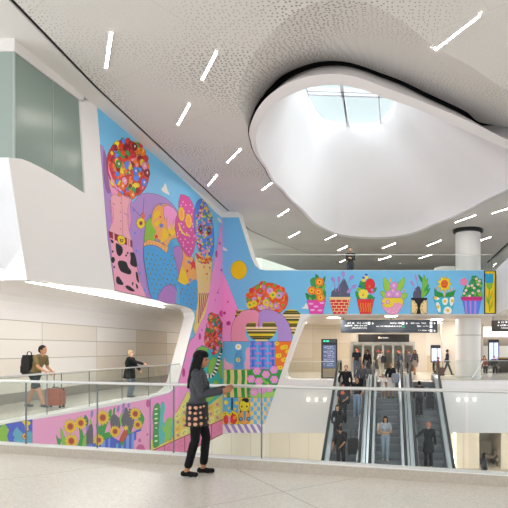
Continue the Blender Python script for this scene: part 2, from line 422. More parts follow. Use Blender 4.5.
tip = [(5.75, 19.6), (5.5, 18.4)]
E_ = px_loop(ZD, [(256,141.5),(257.6,129.7),(262,119.5),(268,111),(275,104),(290,95),(305,89),(322,85.5),(340,85.2),(358,88.5),(380,96),(400,103),(440,119),(475,134.5),(508,149.5),(257.6,149.4)]+far_px, tip)
D_ = px_loop(ZD, [(252.5,119),(258,108),(266,98),(275,90.5),(290,82),(308,76.5),(325,74.3),(340,74.3),(358,77.5),(380,85.5),(400,93),(440,109),(475,124),(508,140)]+left_lip+far_out(1.4), [(6.0, 19.6), (5.8, 18.0)])
B_ = [at_gap(x, y) for x, y in [(248.2,128),(252,116),(257,104.5),(262,97),(268,89.5),(275,82),(290,71.5),(305,65.3),(318,62),(330,61),(345,61.8),(355,64),(385,74.5),(430,94.5),(465,111),(490,124.5),(508,136)]]+\
     [tuple(at_z(x, y, ZC)[:2]) for x, y in [(x-.6, y+.3) for x, y in left_lip[1:]]+far_out(2.0)]+[(6.2, 19.6), (6.1, 17.9)]
A_ = px_loop(ZC, [(247.4,128),(242.5,116),(238,105),(238.5,90),(242,77),(250,60),(268,37),(290,15),(308,5),(330,0),(360,1),(395,16),(432,45),(465,63),(508,90)]+[(x-1.2, y+.6) for x, y in left_lip[1:]]+far_out(3.0), [(6.5, 19.6), (6.7, 17.2), (5.9, 15.0)])
S_ = px_loop(ZS, [(303,90),(308,102),(312.8,114),(319.6,124.5),(329.5,130.5),(345,133),(365,133.5),(380,130.5),(389,122),(394,112),(398,103)], [(-3.4, 20.5), (-2.6, 19.0), (-1.4, 18.4), (-.2, 18.9), (.5, 20.5)])
NL = 192
angs = [-math.pi+2*math.pi*i/NL for i in range(NL)]
def ring(bm, pts, z, cen=None, grow=0.0):
    f = loop_radius(pts)
    zz = z if callable(z) else (lambda a: z)
    gg = grow if callable(grow) else (lambda a: grow)
    return [bm.verts.new((OC.x+(f(a)+gg(a))*math.cos(a), OC.y+(f(a)+gg(a))*math.sin(a), zz(a))) for a in angs]
def ring_s(bm, pts, z):                    # skylight ring about its own centre, matched by angle
    global OC
    keep = OC; OC = Vector((-1.5, 22.6)); r = ring(bm, pts, z); OC = keep
    return r
def loft(bm, a, b):
    for i in range(len(a)):
        j = (i+1) % len(a); bm.faces.new((a[i], a[j], b[j], b[i]))
# perforated main ceiling with the oculus hole
seam = [at_z(250,230,ZC), at_z(275,241,ZC), at_z(305,252,ZC), at_z(340,265,ZC)]
def ceiling_outline(dx=0):
    return [(-6.3+dx, -9), (-7.02+dx, 8.0), (-7.38+dx, 13.0), (-7.6+dx, 24.0)]+[(p.x+dx, p.y) for p in seam]+[(-3.0+dx, 42)]
bm = bmesh.new()
o = ceiling_outline()+[(14, 42), (14, -9)]
ov = []
for (x0, y0), (x1, y1) in zip(o, o[1:]+o[:1]):
    k = max(1, int(math.hypot(x1-x0, y1-y0)/2.5))
    ov += [bm.verts.new((x0+(x1-x0)*i/k, y0+(y1-y0)*i/k, ZC)) for i in range(k)]
A = ring(bm, A_, ZC)
edges = [bm.edges.new((ov[i], ov[(i+1) % len(ov)])) for i in range(len(ov))]+[bm.edges.new((A[i], A[(i+1) % NL])) for i in range(NL)]
bmesh.ops.triangle_fill(bm, use_beauty=True, use_dissolve=False, edges=edges)
B = ring(bm, B_, gap_z); loft(bm, A, B)
C_ = ring(bm, B_, lambda a: gap_z(a)+.03, grow=.01); loft(bm, B, C_)
me_ceiling = struct('ceiling', bm, M_perf, 'perforated white ceiling with dished edge around the oculus', recalc=True)
# the drum of the skylight well: outer face, lip, inner cone
bm = bmesh.new()
T = ring(bm, B_, gap_z, grow=lambda a: -.03-.20*nearness(a))
D = ring(bm, D_, ZD); E = ring(bm, E_, ZD); E2 = ring(bm, E_, ZD+.10, grow=-.03); S = ring_s(bm, S_, ZS); S2 = ring_s(bm, S_, ZS+.5)
loft(bm, T, D); loft(bm, D, E); loft(bm, E, E2)
prev = E2
for t in (.12, .3, .55, .8):
    k = t**.85
    r = [bm.verts.new((E2[i].co.x*(1-k)+S[i].co.x*k, E2[i].co.y*(1-k)+S[i].co.y*k, ZD+.1+(ZS-ZD-.1)*t)) for i in range(NL)]
    loft(bm, prev, r); prev = r
loft(bm, prev, S); loft(bm, S, S2)
struct('ceiling_oculus', bm, mat('well_plaster', '#fbf8f9', .6), 'white conical skylight well', smooth='auto')
bm = bmesh.new(); gr = [ring(bm, B_, lambda a, d=d: gap_z(a)+d, grow=lambda a, g=g: .015-g*(.05+.20*nearness(a))) for g, d in ((0, .03), (-.05, .5), (1.05, .5), (1.05, .005), (1.0, .005))]
for p, q in zip(gr, gr[1:]): loft(bm, p, q)
struct('trim_8', bm, black, 'dark shadow gap around the skylight drum')
# smooth border ceiling, left of the seam
bm = bmesh.new()
o = ceiling_outline(-.10)
pts = [Vector((x, y, ZC-.01)) for x, y in o]+[Vector((-14, 42, ZC-.01)), Vector((-14, -9, ZC-.01))]
add_prism(bm, pts, (0, 0, .12))
struct('ceiling_border', bm, M_border, 'smooth white ceiling border beside the seam')
bm = bmesh.new()
o1, o2 = ceiling_outline(-.3), ceiling_outline(.3)
add_prism(bm, [Vector((x, y, ZC+.03)) for x, y in o1]+[Vector((x, y, ZC+.03)) for x, y in reversed(o2)], (0, 0, .05))
struct('trim_9', bm, mat('seam_dark', '#2a2826', .9), 'dark seam between the two ceilings')
bm = bmesh.new(); add_box(bm, -14.3, 14.3, 41.9, 47, ZC, ZC+.15)  # unseen cover added so the sun lamp cannot leak in behind
struct('ceiling_light_stop', bm, M_border, 'unseen slab behind the far ceiling, added to stop light leaking in')
# skylight
root = thing('skylight', (-1.5, 22.6, ZS+.3), 'skylight window of white bars over the oculus', 'skylight')
M_bar = mat('skylight_bar', '#eef3fa', .5)
def sky_line(p0, p1, w):
    bm = bmesh.new(); a = at_z(*p0, ZS+.35); b = at_z(*p1, ZS+.35)
    d = (b-a).normalized(); a -= d*.4; b += d*.4
    s = d.cross(Vector((0,0,1)))*w/2
    add_prism(bm, [a-s, a+s, b+s, b-s], (0,0,.16)); part('glazing_bar', bm, M_bar, root)
sky_line((300,94.5),(400,98),.14); sky_line((300,91),(400,94.5),.1); sky_line((300,131.2),(400,131.2),.2)
sky_line((339.5,80),(350.5,136),.12); sky_line((342,80),(348,136),.06); sky_line((378.5,90),(381.5,136),.08); sky_line((304,80),(313,116),.08)
bm = bmesh.new(); a0 = at_z(296, 84, ZS+.47)
add_box(bm, -5.6, 2.6, 16.8, 28.6, ZS+.52, ZS+.54)
part('pane', bm, glass, root)
# linear ceiling lights
d_l = Vector((-.535, .845, 0))
ends = [((111,33),(106,67)),((216,52),(202,79)),((189,104),(178,124)),((240,149),(227,162)),((216.5,175),(208,185)),((271.5,182.5),(262,189.5)),((288,209.5),(278,216)),
        ((299,232),(289,237)),((479,15),(435,49)),((336,234.5),(325,239.5)),((395,243),(382,248)),((442,239.5),(426,246)),((475,215),(455,222)),((490,237),(480,240)),
        ((391,256),(378,260)),((347,246),(338,250)),((348,258),(340,262)),((432,254),(418,258.5)),((508,208),(492,213))]
lab = ['nearest the left glazing','above the flower-ball head of the mural','over the mural top edge','left of the oculus rim','beside the mural seam','by the left tip of the oculus',
       'below the left side of the oculus','near the mural end','alone at upper right','beyond the oculus over the bridge','over the bridge above the third pot','over the bridge left of the round column',
       'between oculus and round column top','right of the round column','far over the upper level in the middle','just left of the man on the bridge','low behind the man on the bridge','far over the upper level left of the column','at the right edge beside the oculus']
for (p, q), t in zip(ends, lab):
    a, b = at_z(*p, ZC), at_z(*q, ZC)
    d = (b-a); ln = min(d.length, 1.75); d.normalize(); m = (a+b)/2; a = m-d*ln/2; b = m+d*ln/2
    s = d.cross(Vector((0,0,1)))
    lt = thing('ceiling_light', m+Vector((0,0,-.03)), 'slim linear ceiling light '+t, 'light', 'linear lights in the ceiling')
    bm = bmesh.new(); w = .026
    add_prism(bm, [a-s*w, a+s*w, b+s*w, b-s*w], (0,0,-.022)); part('diffuser', bm, lamp, lt)
    bm = bmesh.new(); w2 = .04; a2, b2 = a-d*.02, b+d*.02
    for s0, s1 in ((-w2, -w), (w, w2)):
        add_prism(bm, [a2+s*s0, a2+s*s1, b2+s*s1, b2+s*s0], (0,0,-.03))
    part('frame', bm, M_border, lt)

# ================================================================ RAILINGS
def glass_rail(name, p_of_t, ts, h, posts, label, hr=.022, top_mat=steel, z0=0.0, gap=.02, post_w=.008):
    c = p_of_t(sum(ts)/len(ts) if False else (ts[0]+ts[-1])/2)
    root = thing(name, (c[0], c[1], z0), label, 'railing')
    bm = bmesh.new(); add_tube(bm, [Vector((*p_of_t(t), z0+h)) for t in ts], hr, 10)
    part('handrail', bm, top_mat, root, smooth=True)
    for t0, t1 in zip(ts, ts[1:]):
        a, b = Vector((*p_of_t(t0), 0)), Vector((*p_of_t(t1), 0)); d = (b-a).normalized(); s = d.cross(Vector((0,0,1)))*.006
        a += d*gap; b -= d*gap
        bm = bmesh.new(); add_prism(bm, [v+Vector((0,0,z0+.01)) for v in (a-s, a+s, b+s, b-s)], (0,0,h-.03))
        part('glass_panel', bm, glass, root)
    for t in posts:
        p = p_of_t(t); bm = bmesh.new(); add_box(bm, p[0]-post_w, p[0]+post_w, p[1]-post_w, p[1]+post_w, z0-.10, z0+h-.02)
        part('post', bm, mat('post_steel', '#6d7478', .35, .5), root)
    return root
near = lambda x: (x, curb_y(x)+.09)
rail_ts = [-7.8+1.285*i for i in range(13)]
glass_rail('glass_railing', near, [-6.82]+[-5.53+1.3*i for i in range(11)], 1.10-.142, [-5.53, -4.24, -2.98, -1.66], 'long glass railing with steel handrail on the near curb', z0=.142)
glass_rail('walkway_railing', lambda y: (-8.12, y), [8.7, 10.44, 12.17, 13.9, 15.63, 17.37, 19.1, 20.2], .98, [10.44, 12.17, 13.9, 15.63, 17.37, 19.1], 'glass railing along the left walkway above the mural band', z0=.03)
glass_rail('landing_railing', lambda x: (x, YF+.5), [-5.0, -3.75, -2.6], .98, [], 'glass guard on the landing edge left of the escalators', z0=.0, hr=.015)
glass_rail('landing_railing', lambda x: (x, YF+.3), [2.72, 3.9, 5.1, 6.3, 7.5], .98, [], 'glass guard on the landing edge right of the escalators', z0=.04, hr=.015)
glass_rail('bridge_railing', lambda x: (x, YF+.6), [-6.2, -4.2, -2.2, -.2, 1.8, 3.7, 5.3], .85, [5.28], 'glass guard along the top of the painted bridge', z0=5.458, hr=.018)
# leaning white rail end beside the round column, and rail on the right wing
bm = bmesh.new(); a, b = at_y(472.3, 378.5, 25.4), at_y(482.5, 361.5, 26.4); add_tube(bm, [a, b], .05, 8)
solo('slanted_handrail', bm, white_gloss, 'white slanted handrail end in front of round column base', 'handrail')
bm = bmesh.new(); add_tube(bm, [at_y(487.5, 262.5, YF+.9), Vector((5.75, 22.6, 6.6)), Vector((6.3, 14, 8.0))], .04, 8)
root = thing('wing_railing', (5.8, 22, 5.6), 'dark handrail and glass above the right white wing', 'railing')
part('handrail', bm, dark_metal, root, smooth=True)
bm = bmesh.new(); add_prism(bm, [at_y(488.5, 269.5, YF+.9), at_y(488.5, 263, YF+.9), Vector((5.75, 22.6, 6.58)), Vector((6.3, 14, 7.98)), Vector((6.3, 14, 6.8)), Vector((5.75, 22.6, 5.7))], (.02, 0, 0))
part('glass_panel', bm, glass, root)

# ================================================================ COLUMNS
root = thing('round_column', (at_y(468, 0, 28.6).x, 28.6, 0), 'large white round column rising past the bridge', 'column')
c = (root.location.x, 28.6, 0); rr = .70
bm = bmesh.new(); add_lathe(bm, [(rr, .12), (rr, 8.1)], c, 48); part('shaft', bm, mat('column_panel', '#ecebea', .3), root, smooth=True)
bm = bmesh.new(); add_lathe(bm, [(rr+.03, 0), (rr+.03, .12)], c, 48); part('base', bm, steel, root, smooth=True)
for z in (2.35, 5.9):
    bm = bmesh.new(); add_lathe(bm, [(rr+.012, z), (rr+.012, z+.035)], c, 48); part('joint_ring', bm, mat('joint_grey', '#a5a29e', .5), root, smooth=True)
bm = bmesh.new(); add_lathe(bm, [(rr+.02, 8.1), (rr+.14, 8.16), (rr+.14, 8.3)], c, 48); part('collar', bm, dark_metal, root, smooth=True)
bm = bmesh.new(); xx = at_y(448.5, 0, 31).x; add_box(bm, xx-.4, xx+.4, 31, 31.8, 0, 3.3)
for z in (1.0, 2.2): add_box(bm, xx-.402, xx+.402, 30.998, 31.802, z, z+.012)
solo('square_column', bm, mat('square_column', '#ddd2c6', .5), 'cream square column left of the round column', 'column')
bm = bmesh.new(); add_box(bm, -.9+2.9, 2.9+.0, 33, 33.9, 5.1, 8.25)
xx = at_y(447, 0, 33).x; 
bm.free(); bm = bmesh.new(); add_lathe(bm, [(.85, 5.1), (.85, 6.75), (.8, 6.85)], (xx, 33, 0), 40)
solo('round_planter', bm, mat('planter_white', '#dcdedb', .5), 'pale round enclosure on the upper level left of the column', 'enclosure', smooth=True)

# ================================================================ SIGNS AND SCREENS
M_sign = mat('sign_face', '#454d58', .45); M_text = mat('sign_text', '#f2f2f0', .5, emit='#ffffff', strength=.35)
def glyph_row(bm, x0, x1, z, h, Y, rng, keep=1.0):
    x = x0
    while x < x1:
        w = rng.uniform(.5, 1.0)*h*.62
        k = rng.random()
        if k < .85:
            hh = h*(.72 if rng.random() < .6 else 1.0)
            t = h*.18
            if rng.random() < .5: add_box(bm, x, x+t, Y, Y+.004, z, z+hh)
            else: add_box(bm, x, x+w*.8, Y, Y+.004, z+hh-t, z+hh); add_box(bm, x+w*.3, x+w*.3+t, Y, Y+.004, z, z+hh-t)
            if rng.random() < .6: add_box(bm, x+t, x+w*.8, Y, Y+.004, z, z+t)
            if rng.random() < .5: add_box(bm, x+w*.8-t, x+w*.8, Y, Y+.004, z+t, z+hh-t)
        x += w*1.15
rng = random.Random(3)
YS = 27.6
a, b = at_y(341, 319.8, YS), at_y(437.5, 332.8, YS)
root = thing('hanging_sign', ((a.x+b.x)/2, YS, b.z), 'long dark hanging sign with small white lettering over the escalators', 'sign')
bm = bmesh.new(); add_box(bm, a.x, b.x, YS, YS+.14, b.z, a.z); part('sign_box', bm, M_sign, root)
bm = bmesh.new(); add_box(bm, a.x, b.x, YS-.01, YS, b.z, b.z+.14); part('lower_band', bm, mat('sign_band', '#39414b', .45), root)
def sx(px): return at_y(px, 0, YS).x
def sz(py): return at_y(0, py, YS).z
bm = bmesh.new(); add_box(bm, a.x+.1, b.x-.1, YS+.04, YS+.06, b.z+.1, a.z-.1)
for x0, x1, y, h in ((347.5,356,323.8,.085),(357,367,323.8,.075),(345,358,326.2,.075),(359,367,326.2,.075),(352,367,328.5,.065),
                     (388.5,401.5,323.8,.085),(376.5,401,326.8,.07),(411,427,323.8,.075),(417,421,326.8,.09),(423,428.5,326.8,.075),(418.5,429,331,.075)):
    glyph_row(bm, sx(x0), sx(x1), sz(y), h, YS-.014, rng)
part('lettering', bm, M_text, root)
for px, py in ((369, 323.4), (403, 323.4), (431, 323.2), (431, 326.6), (431, 330.8)):
    bm = bmesh.new(); add_box(bm, sx(px)-.07, sx(px)+.07, YS-.014, YS-.01, sz(py)-.07, sz(py)+.08)
    part('pictogram', bm, M_text, root, 'white square pictogram')
for px, py in ((373, 323.4), (407, 323.4), (434.8, 323.2), (434.8, 330.8)):
    bm = bmesh.new(); c = Vector((sx(px), YS-.012, sz(py)))
    add_prism(bm, [c+Vector((-.05, 0, .07)), c+Vector((.05, 0, 0)), c+Vector((-.05, 0, -.07))], (0, -.004, 0))
    part('arrow', bm, M_text, root, 'white arrow')
bm = bmesh.new(); add_box(bm, sx(402.2), sx(404.6), YS-.014, YS-.01, sz(327.6), sz(325.8)); part('green_mark', bm, mat('green_mark', '#2f9a6e', .5, emit='#2f9a6e', strength=.3), root, 'green pictogram')
for px in (343, 391, 435.5):
    bm = bmesh.new(); add_box(bm, sx(px)-.02, sx(px)+.02, YS+.05, YS+.09, a.z, 3.3); part('hanger', bm, dark_metal, root)
YS2 = 26.6
a, b = at_y(492, 320.3, YS2), at_y(530, 331.5, YS2)
root = thing('hanging_sign', ((a.x+b.x)/2, YS2, b.z), 'dark brown hanging sign at right edge beyond the column', 'sign')
bm = bmesh.new(); add_box(bm, a.x, b.x, YS2, YS2+.14, b.z, a.z); part('sign_box', bm, mat('brown_sign', '#4d4540', .5), root)
bm = bmesh.new(); add_box(bm, a.x+.1, b.x-.1, YS2+.04, YS2+.06, b.z+.1, a.z-.1)
for x0, x1, y, h in ((498,516,323,.10),(496,518,326,.085),(501,516,328.6,.075)): glyph_row(bm, at_y(x0,0,YS2).x, at_y(x1,0,YS2).x, at_y(0,y,YS2).z, h, YS2-.006, rng)
part('lettering', bm, M_text, root)
bm = bmesh.new(); add_box(bm, a.x+.05, a.x+.08, YS2+.05, YS2+.09, a.z, 3.3); part('hanger', bm, dark_metal, root)
bm = bmesh.new(); add_box(bm, b.x-.08, b.x-.05, YS2+.05, YS2+.09, a.z, 3.3); part('hanger', bm, dark_metal, root)
# gate sign
Yg = YW-.16
a, b = at_y(358.3, 334.2, Yg), at_y(409.3, 342.0, Yg)
root = thing('gate_sign', ((a.x+b.x)/2, Yg, b.z), 'black gate sign box above the glass doors', 'sign')
bm = bmesh.new(); add_box(bm, a.x, b.x, Yg, Yg+.12, b.z, a.z); part('sign_box', bm, mat('sign_black', '#191615', .4), root)
bm = bmesh.new(); add_box(bm, a.x+.3, b.x-.3, Yg+.03, Yg+.05, b.z+.1, a.z-.1); glyph_row(bm, at_y(380.5,0,Yg).x, at_y(388.5,0,Yg).x, at_y(0,338.2,Yg).z, .06, Yg-.006, rng); part('lettering', bm, M_text, root)
bm = bmesh.new(); cc = at_y(379.2, 337.6, Yg-.004); add_box(bm, cc.x-.06, cc.x+.06, cc.y-.003, cc.y, cc.z-.06, cc.z+.06); part('emblem', bm, mat('emblem_warm', '#e9b9a2', .5, emit='#e9b9a2', strength=.5), root, 'small pale emblem')
# directory totem
Yt = 27.2
a, b = at_y(321.3, 339, Yt), at_y(337.2, 378.9, Yt)
root = thing('directory_totem', ((a.x+b.x)/2, Yt, 0), 'tall dark directory totem with lit blue panel by the left escalator', 'directory')
bm = bmesh.new(); w = .075
add_box(bm, a.x, a.x+w, Yt, Yt+.12, 0, a.z); add_box(bm, b.x-w, b.x, Yt, Yt+.12, 0, a.z); add_box(bm, a.x+w, b.x-w, Yt, Yt+.12, a.z-.05, a.z); add_box(bm, a.x+w, b.x-w, Yt+.08, Yt+.12, .06, a.z-.05)
add_box(bm, a.x+w, b.x-w, Yt, Yt+.12, 0, .06)
part('frame', bm, mat('totem_black', '#1e2024', .4), root)
def tz(py): return at_y(0, py, Yt).z
def tx(px): return at_y(px, 0, Yt).x
bm = bmesh.new(); add_box(bm, a.x+w, b.x-w, Yt+.02, Yt+.07, tz(342.5), tz(339.9)); part('header', bm, mat('totem_header', '#474b52', .5), root)
bm = bmesh.new(); add_box(bm, tx(323.3), tx(325.6), Yt+.012, Yt+.02, tz(341.9), tz(340.3)); add_box(bm, tx(326.2), tx(329), Yt+.012, Yt+.02, tz(341.9), tz(340.3))
part('green_mark', bm, mat('totem_green', '#3fd0a8', .5, emit='#3fd0a8', strength=.5), root, 'green block on the header')
bm = bmesh.new(); add_box(bm, a.x+w, b.x-w, Yt+.02, Yt+.07, tz(368), tz(345)); part('screen', bm, mat('totem_screen', '#525a72', .4, emit='#6a76a0', strength=.18), root)
bm = bmesh.new(); add_box(bm, a.x+w+.02, b.x-w-.02, Yt+.04, Yt+.05, tz(367), tz(346))
for py in (348, 352.5, 356.5, 360.5, 365):
    glyph_row(bm, tx(324), tx(326), tz(py), .09, Yt+.012, rng); glyph_row(bm, tx(327), tx(333), tz(py-.8), .055, Yt+.012, rng); glyph_row(bm, tx(327), tx(334), tz(py+1), .05, Yt+.012, rng)
part('lettering', bm, mat('totem_text', '#b9c0d8', .5, emit='#b9c0d8', strength=.3), root)
bm = bmesh.new(); add_box(bm, a.x+w, b.x-w, Yt+.02, Yt+.07, .08, tz(368.5)); part('lower_panel', bm, mat('totem_low', '#a99c88', .5), root)
# flight display
Yd = 32.0
def screen(px0, py0, px1, py1, Yd, label):
    a, b = at_y(px0, py0, Yd), at_y(px1, py1, Yd)
    root = thing('flight_display', ((a.x+b.x)/2, Yd, 0), label, 'display')
    bm = bmesh.new(); add_box(bm, a.x, b.x, Yd, Yd+.2, b.z, a.z); part('housing', bm, mat('display_black', '#20232b', .4), root)
    w = (b.x-a.x); m = .06
    for i in range(2):
        x0 = a.x+m+(w-m)*i/2; x1 = a.x+(w-m)*(i+1)/2+m*.0
        bm = bmesh.new(); add_box(bm, x0, x1, Yd-.012, Yd, b.z+.08, a.z-.22)
        s = part('screen', bm, mat('display_blue', '#aebdf0', .3, emit='#aebdf5', strength=.7), root)
        bm = bmesh.new(); add_box(bm, x0+.05, x1-.05, Yd-.008, Yd-.004, b.z+.12, a.z-.26)
        zz = a.z-.32
        while zz > b.z+.12:
            glyph_row(bm, x0+.04, x1-.05, zz, .035, Yd-.016, rng); zz -= .085
        part('lettering', bm, mat('display_rows', '#5f74b8', .4, emit='#5f74b8', strength=.3), s)
    bm = bmesh.new(); add_box(bm, (a.x+b.x)/2-.06, (a.x+b.x)/2+.06, Yd+.05, Yd+.15, 0, b.z); add_box(bm, (a.x+b.x)/2-.35, (a.x+b.x)/2+.35, Yd-.05, Yd+.25, 0, .03); part('stand', bm, dark_metal, root)
screen(430.8, 345, 443.5, 362.5, 32.5, 'flight display with two blue screens left of the square column')
screen(488.5, 339.5, 499, 361, 35.0, 'tall flight display in the seating area at the right')
# pale wall panel right of the doors
bm = bmesh.new(); add_box(bm, at_y(426.5,0,YW).x, at_y(441,0,YW).x, YW-.05, YW-.002, 0, at_y(0,355.5,YW).z)
solo('notice_panel', bm, mat('tan_panel', '#c9bb9f', .5), 'tan wall panel right of the gate doors', 'panel')
# wall lamps
def sconce(px, label):
    c = at_y(px, 399.7, YF-.04)
    root = thing('wall_light', (c.x, YF, c.z-.08), label, 'light', 'triple wall lights below the landing')
    bm = bmesh.new(); add_tube(bm, [c+Vector((-.62,0,0)), c+Vector((.62,0,0))], .012, 6); part('rail', bm, steel, root)
    for d in (-.4, 0, .4):
        bm = bmesh.new(); add_ball(bm, c+Vector((d, -.03, 0)), .06); part('bulb', bm, mat('bulb_glow', '#ffffff', .5, emit='#fff4e4', strength=1.6), root, smooth=True)
sconce(316.5, 'row of three small globe lights on white wall left of escalators')
sconce(466.5, 'row of three small globe lights on white wall right of escalators')
# round downlights under the bridge and over the landing
def downlight(px, py, r, label):
    c = at_z(px, py, 3.3)
    root = thing('downlight', (c.x, c.y, 3.27), label, 'light', 'round downlights under the bridge')
    bm = bmesh.new(); add_lathe(bm, [(r, 3.285), (r, 3.3)], (c.x, c.y, 0), 32); part('diffuser', bm, lamp_down, root)
    bm = bmesh.new(); n = 32
    add_tube(bm, [(c.x+(r+.015)*math.cos(2*math.pi*k/n), c.y+(r+.015)*math.sin(2*math.pi*k/n), 3.288) for k in range(n+1)], .018, 6); part('trim_ring', bm, white, root)
downlight(333.5, 317.3, .36, 'round downlight under the bridge left of the long sign')
downlight(391, 315.9, .33, 'round downlight under the bridge above the middle of the long sign')
downlight(440, 322, .4, 'bright round downlight between sign and round column')
for x, y in ((-7, 29), (-5.5, 33), (-1, 31.5), (2.2, 34), (-1.5, 34.5), (2.9, 29.2), (5.2, 30.5)):  # extra lamps added to brighten the landing
    root = thing('downlight', (x, y, 3.27), 'extra round downlight added to brighten the landing', 'light', 'added landing fill lights')
    bm = bmesh.new(); add_lathe(bm, [(.33, 3.285), (.33, 3.3)], (x, y, 0), 32); part('diffuser', bm, lamp_down, root)
# unseen fill lights, added to brighten the lower level
for x, y in ((-5, 27.5), (-2, 27.5), (4.2, 27.5), (6.8, 28)):
    root = thing('downlight', (x, y, -2.53), 'unseen round downlight added to brighten the lower level', 'light', 'added lower level fill lights')
    bm = bmesh.new(); add_lathe(bm, [(.3, -2.515), (.3, -2.5)], (x, y, 0), 32); part('diffuser', bm, lamp_down, root)
# ================================================================ MURAL
def vcol_mat():
    m = mat('mural_print', '#ffffff', .5, spec=.3); n, l, b = nodes_of(m)
    at = n.new('ShaderNodeAttribute'); at.attribute_name = 'print'; l.new(at.outputs['Color'], b.inputs['Base Color'])
    return m
M_print = vcol_mat()
class Paint:
    """flat printed shapes, given in the frame of the photograph, laid on a wall plane in thin layers"""
    def __init__(s, fn, off, clips=()):
        s.fn, s.off, s.clips = fn, Vector(off), clips; s.v = []; s.f = []; s.c = []; s.k = 0
    def _clip(s, pts):
        for a, b, c in s.clips:                         # keep a*x + b*y + c >= 0
            out = []; n = len(pts)
            for i in range(n):
                p, q = pts[i], pts[(i+1) % n]; dp = a*p[0]+b*p[1]+c; dq = a*q[0]+b*q[1]+c
                if dp >= 0: out.append(p)
                if (dp >= 0) != (dq >= 0):
                    t = dp/(dp-dq); out.append((p[0]+(q[0]-p[0])*t, p[1]+(q[1]-p[1])*t))
            pts = out
            if len(pts) < 3: return pts
        return pts
    def poly(s, pts, col, layer=1, smooth=0, line=None, lw=.35):
        if smooth: pts = catmull(pts, smooth)
        if line:
            cx = sum(p[0] for p in pts)/len(pts); cy = sum(p[1] for p in pts)/len(pts)
            big = []
            for x, y in pts:
                d = math.hypot(x-cx, y-cy) or 1; big.append((x+(x-cx)/d*lw, y+(y-cy)/d*lw))
            s.poly(big, line, layer-.5)
        pts = s._clip(list(pts))
        if len(pts) < 3: return
        b = len(s.v)
        s.k += 1
        for x, y in pts: s.v.append(s.fn(x, y)+s.off*(layer+1+s.k*.011))
        tris = tessellate_polygon([[Vector((x, y, 0)) for x, y in pts]])
        for t in tris:
            s.f.append([b+i for i in t]); s.c.append(lin(col))
    def ell(s, cx, cy, rx, ry, col, layer=1, rot=0, n=14, line=None, lw=.35):
        c, si = math.cos(R(rot)), math.sin(R(rot))
        if line: s.ell(cx, cy, rx+lw, ry+lw, line, layer-.5, rot, n)
        s.poly([(cx+rx*math.cos(a)*c-ry*math.sin(a)*si, cy+rx*math.cos(a)*si+ry*math.sin(a)*c) for a in [2*math.pi*k/n for k in range(n)]], col, layer)
    def line(s, pts, w, col, layer=2):
        for (x0, y0), (x1, y1) in zip(pts, pts[1:]):
            d = math.hypot(x1-x0, y1-y0) or 1; nx, ny = -(y1-y0)/d*w/2, (x1-x0)/d*w/2
            s.poly([(x0+nx, y0+ny), (x1+nx, y1+ny), (x1-nx, y1-ny), (x0-nx, y0-ny)], col, layer)
    def star(s, cx, cy, r, col, layer=3, k=5, inner=.45, sx=1, rot=-90, line=None):
        pts = [(cx+sx*(r if i % 2 == 0 else r*inner)*math.cos(R(rot+180*i/k)), cy+(r if i % 2 == 0 else r*inner)*math.sin(R(rot+180*i/k))) for i in range(2*k)]
        s.poly(pts, col, layer, line=line)
    def flower(s, cx, cy, r, petal, core, layer=3, n=8, sx=1, pr=.42, cr=.4, line=None):
        for k in range(n):
            a = 2*math.pi*k/n
            s.ell(cx+sx*r*.66*math.cos(a), cy+r*.66*math.sin(a), r*pr*sx, r*pr, petal, layer, n=8, line=line, lw=.25)
        s.ell(cx, cy, r*.5*sx, r*.5, petal, layer+.1, n=10)
        s.ell(cx, cy, r*cr*sx, r*cr, core, layer+.3, n=10)
    def sunflower(s, cx, cy, r, layer=3, sx=1, petal='#f2cf2e', ring='#e8862e', core='#a9432c', n=12):
        pts = []
        for k in range(2*n):
            rr = r if k % 2 == 0 else r*.66
            pts.append((cx+sx*rr*math.cos(math.pi*k/n), cy+rr*math.sin(math.pi*k/n)))
        s.poly(pts, petal, layer, line='#7a6a2a', lw=.3)
        s.ell(cx, cy, r*.5*sx, r*.5, ring, layer+.2); s.ell(cx, cy, r*.34*sx, r*.34, core, layer+.4)
    def blobs(s, inside, box, n, r0, r1, pal, layer, rng, line='#3a1a1a', sq=.8):
        k = 0
        for _ in range(n*20):
            x, y = rng.uniform(box[0], box[2]), rng.uniform(box[1], box[3])
            if not inside(x, y): continue
            rr = rng.uniform(r0, r1); L_ = layer+(k % 40)*.05
            s.ell(x, y, rr*sq*rng.uniform(.6, 1.1), rr*rng.uniform(.8, 1.3), rng.choice(pal), L_, rng.uniform(-40, 40), 9, line=line, lw=.22)
            k += 1
            if k >= n: break
    def build(s, name, parent, label):
        me = bpy.data.meshes.new(name)
        o0 = chain_loc(parent)
        me.from_pydata([tuple(v-o0) for v in s.v], [], s.f); me.materials.append(M_print)
        ca = me.color_attributes.new('print', 'FLOAT_COLOR', 'CORNER')
        li = 0
        for p, c in zip(me.polygons, s.c):
            for _ in range(p.loop_total): ca.data[p.loop_start+_].color = c
        o = bpy.data.objects.new(name, me); COL.objects.link(o); o.parent = parent; o['label'] = label
        return o
def in_ell(cx, cy, rx, ry): return lambda x, y: ((x-cx)/rx)**2+((y-cy)/ry)**2 <= 1
def in_poly(pts):
    def f(x, y):
        c = False; n = len(pts)
        for i in range(n):
            (x0, y0), (x1, y1) = pts[i], pts[i-1]
            if (y0 > y) != (y1 > y) and x < (x1-x0)*(y-y0)/(y1-y0)+x0: c = not c
        return c
    return f
mural = thing('mural', (XL, YF, -2.5), 'huge bright mural of figures flowers and potted plants wrapping the atrium walls and bridge', 'mural')
SKY_D, SKY, SKY_B = '#7cc6f0', '#7cc6f0', '#7cc6f0'
PINK, LILAC = '#f79cd8', '#b58ed2'
INK = '#4a3552'
rg = random.Random(11)
